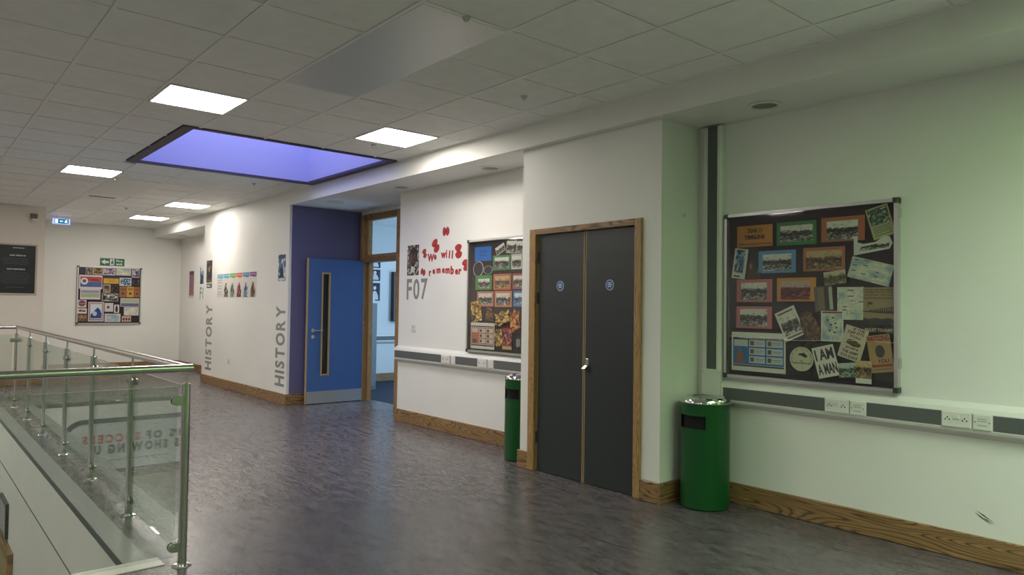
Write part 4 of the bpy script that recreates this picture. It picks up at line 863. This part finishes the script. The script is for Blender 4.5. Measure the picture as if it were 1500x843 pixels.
# ---- far wall
FB = wallY(16.75)
notice_board('notice_board', 'framed notice board crowded with papers on the far wall under the fire exit sign', FB, 2.715, 3.90, .955, 2.135, FELT, .02, False)
def c4(x0, y0, x1, y1): return [(100+x0/7.025, 370+y0/7.025), (100+x1/7.025, 370+y0/7.025), (100+x1/7.025, 370+y1/7.025), (100+x0/7.025, 370+y1/7.025)]
FS = [('dark purple paper', (118, 152, 170, 220), (70, 56, 72), None), ('grey paper', (178, 150, 245, 226), (150, 146, 150), ('bw', 90)), ('beige picture', (252, 152, 354, 228), (200, 184, 150), ('sep', 91)),
      ('white picture of two dark figures', (360, 157, 487, 236), (210, 208, 212), ('lil', 92)), ('wide torn white paper', (494, 162, 647, 240), (196, 192, 188), ('map', 93)), ('lilac square picture', (654, 168, 735, 262), (176, 166, 182), ('lil', 94)),
      ('yellow banner', (360, 246, 524, 325), (60, 54, 60), None), ('blue and white picture', (528, 262, 650, 345), (200, 206, 214), ('blu', 95)),
      ('black picture with a pale shape', (658, 272, 736, 350), (26, 28, 34), ('dark', 96)), ('tan square picture', (361, 332, 434, 412), (196, 190, 178), ('sep', 97)), ('dark square picture', (438, 336, 512, 412), (50, 44, 44), ('dark', 98)),
      ('brown book cover', (526, 352, 599, 462), (152, 102, 62), None), ('mustard book cover', (602, 354, 675, 462), (196, 148, 62), None), ('rust brown book cover', (679, 357, 735, 462), (158, 98, 56), None),
      ('pale striped chart', (122, 376, 330, 484), (206, 202, 206), None), ('grey monument photo', (342, 420, 515, 505), (130, 128, 132), ('bw', 99)), ('pale chart with a purple foot', (536, 472, 730, 560), (190, 190, 186), None),
      ('red round emblem paper', (96, 490, 186, 568), (206, 198, 196), None), ('white paper with red writing shapes', (96, 576, 190, 631), (214, 206, 202), None), ('red framed picture', (96, 642, 190, 708), (146, 96, 84), ('sep', 100)),
      ('large white framed picture of blue animals', (204, 511, 365, 711), (206, 196, 200), None), ('white paper with a dark spot', (373, 521, 462, 611), (206, 200, 204), None), ('white card with a black figure', (471, 539, 523, 622), (212, 210, 208), None),
      ('white leaflet beside the bottom corner', (571, 563, 725, 650), (196, 192, 198), ('map', 101)), ('wide white leaflet along the bottom', (373, 631, 536, 716), (204, 200, 206), ('map', 102)), ('beige card of three faces', (549, 657, 645, 713), (200, 178, 158), None)]
for i, (nm, q, col, pr) in enumerate(FS):
    s = Sheet('pinned_paper', nm + ' on the far notice board', 'paper', FB, ('y', 16.73), c4(*q), flat(col), .0125+.0006*i, upright=True)
    if pr: s.rect(.08, .1, .92, .9, printed('map' if pr[0] == 'map' else 'paint', pr[0], pr[1], 2.5))
    if 'yellow' in nm: s.rect(.02, .04, .98, .72, flat((214, 168, 60)), 'panel').lines(.3, .75, (.5, .3), flat((130, 100, 50)), .03)
    if 'striped' in nm: s.rect(.04, .62, .96, .86, flat((150, 146, 170)), 'band').rect(.04, .2, .96, .56, flat((160, 178, 140)), 'band')
    if 'purple foot' in nm: s.rect(.03, .05, .97, .4, flat((110, 100, 140)), 'band').rect(.05, .5, .95, .9, flat((168, 180, 160)), 'band')
    if 'emblem' in nm: s.disc(.5, .55, .42, .4, flat((120, 70, 74)), 'emblem').rect(.1, .45, .9, .62, flat((170, 120, 120)), 'emblem_band', 3)
    if 'writing' in nm: s.disc(.3, .55, .2, .2, flat((120, 60, 54)), 'mark').disc(.68, .5, .2, .2, flat((130, 64, 56)), 'mark')
    if 'animals' in nm: s.rect(.06, .06, .94, .94, flat((150, 110, 112)), 'mount').rect(.12, .12, .88, .9, flat((208, 212, 220)), 'print_ground', 2).poly([(.14, .16), (.84, .16), (.86, .4), (.74, .62), (.6, .72), (.45, .6), (.3, .46), (.16, .36)], flat((40, 70, 130)), 'animal_shape', 3).disc(.42, .4, .14, .12, flat((170, 196, 222)), 'animal_shape', 4)
    if 'spot' in nm: s.disc(.42, .52, .14, .15, flat((56, 54, 62)), 'spot')
    if 'figure' in nm and 'card' in nm: s.poly([(.3, .1), (.7, .1), (.75, .5), (.6, .9), (.4, .9), (.25, .6)], flat((30, 30, 34)), 'figure')
    if 'faces' in nm:
        for u in (.2, .5, .8): s.disc(u, .45, .12, .28, flat((120, 52, 46)), 'face')
    if 'book' in nm: s.lines(.15, .85, (.8, .7), flat((92, 60, 34)), .025).disc(.5, .35, .2, .12, flat((96, 62, 34)), 'cover_mark')
s = Sheet('pinned_paper', 'large red and blue paper with a white round emblem on the far notice board', 'paper', FB, ('y', 16.73), c4(112, 233, 352, 376), flat((214, 206, 206)), .016, upright=True)
s.rect(.05, .5, .97, .88, flat((188, 84, 84)), 'red_band').rect(.05, .14, .97, .5, flat((70, 96, 150)), 'blue_band').disc(.22, .55, .16, .25, flat((220, 214, 214)), 'emblem', 3).disc(.22, .56, .08, .12, flat((120, 80, 90)), 'emblem_mark', 4).lines(.45, .85, (.72, .62), flat((220, 170, 170)), .02)
GN = mat('safety_green', L((22, 104, 66)), .4)
s = Sheet('fire_exit_sign', 'green Fire exit sign with arrow and running figure above the far notice board', 'sign', FB, ('y', 16.75), [(146.5, 378.5), (182.5, 379.5), (182, 390.5), (146.5, 389.5)], GN, .001, th=.003, upright=True)
s.poly([(.05, .5), (.2, .85), (.2, .64), (.35, .64), (.35, .36), (.2, .36), (.2, .15)], WH, 'arrow').rect(.40, .08, .58, .92, WH, 'pictogram_panel').disc(.5, .76, .025, .09, GN, 'running_head', 4)
s.poly([(.43, .5), (.5, .66), (.55, .6), (.53, .44), (.57, .2), (.53, .18), (.5, .36), (.45, .2), (.42, .24), (.46, .42), (.46, .5)], GN, 'running_figure', 4).txt('Fire', .79, .70, .26, .32, WH, .02).txt('exit', .79, .28, .26, .32, WH, .02)
FL2 = wallY(14.43)
pb = empty('framed_poster', (1.0, 14.43, 1.53), 'large black poster of white text in a thin pale frame on the warm far wall', 'poster')
MB().bbox(FL2, .55, 1.75, 1.505, 2.36, .0005, .018, .004).build('frame', flat((190, 178, 164)), pb)
pp = MB().fbox(FL2, .57, 1.72, 1.535, 2.335, .018, .0195).build('poster_face', mat('glossy_black_poster', L((22, 24, 30)), .35, var=.4, vscale=5), pb)
text_mb(FL2, 'OUR VISION IS', 1.47, 2.165, .22, .022, .0195, .0008, .03).build('heading', WH, pp)
text_mb(FL2, 'OUR PURPOSE IS', 1.45, 1.935, .25, .022, .0195, .0008, .03).build('heading', WH, pp)
MB().fbox(FL2, 1.40, 1.56, 2.285, 2.297, .0195, .0203).build('title_line', flat((190, 190, 190)), pp)
for z, w in ((2.11, .34), (2.08, .38), (2.05, .36), (2.02, .3), (1.88, .34), (1.85, .4), (1.82, .42), (1.79, .42), (1.76, .38), (1.73, .4), (1.70, .34), (1.63, .26)):
    MB().fbox(FL2, 1.44-w/2, 1.44+w/2, z, z+.007, .0195, .0202).build('text_line', flat((84, 88, 96)), pp)
o = empty('motion_sensor', FL2.p(1.68, 2.75, 0), 'small white wall sensor high beside the step in the far wall', 'sensor')
MB().bbox(FL2, 1.63, 1.73, 2.80, 2.88, .0005, .06, .01).build('housing', flat((110, 106, 98)), o)
MB().bbox(FL2, 1.65, 1.74, 2.745, 2.80, .0005, .075, .015).build('lens_cover', WPLAST, o)
FE = wallY(15.5)
o = empty('exit_sign', (2.23, 15.5, 2.83), 'lit green and blue running figure exit sign hanging from the ceiling', 'sign')
MB().bbox(FE, 2.095, 2.37, 2.842, 2.942, -.03, .03, .01).build('housing', mat('exit_sign_glow', L((150, 170, 255)), .4, emit=.9), o)
fc = MB().fbox(FE, 2.12, 2.345, 2.85, 2.934, .03, .032).build('sign_face', mat('exit_sign_green', L((14, 110, 120)), .4, emit=.5), o)
EG = mat('exit_pictogram', L((205, 225, 255)), .4, emit=1.0)
MB().prism(FE, [(2.20, 2.892), (2.225, 2.912), (2.225, 2.898), (2.258, 2.898), (2.258, 2.886), (2.225, 2.886), (2.225, 2.872)], .032, .0335).build('arrow', EG, fc)
MB().prism(FE, [(2.285, 2.862), (2.30, 2.88), (2.315, 2.86), (2.325, 2.865), (2.315, 2.89), (2.325, 2.905), (2.31, 2.924), (2.295, 2.91), (2.28, 2.895)], .032, .0335).build('running_figure', EG, fc)
MB().fbox(FE, 2.13, 2.175, 2.857, 2.927, .032, .0335).build('door_symbol', EG, fc)
for x in (2.15, 2.31): MB().cyl((x, 15.5, 2.942), (x, 15.5, 3.0095), .004, 8).build('hanger', STEEL, o)

st = MB(); pts = [onx(x, y, XW-.039) for x, y in ((1067.5, 492), (1085, 494.5), (1105, 497.5), (1130, 499), (1170, 499.5), (1230, 499), (1280, 500.5), (1315, 503.5))]
for a, b in zip(pts, pts[1:]): st.cyl(a, b, .0012, 6)
tag(st.build('string', flat((214, 212, 196))), 'thin pale string sagging across the lower part of the large notice board', 'string')
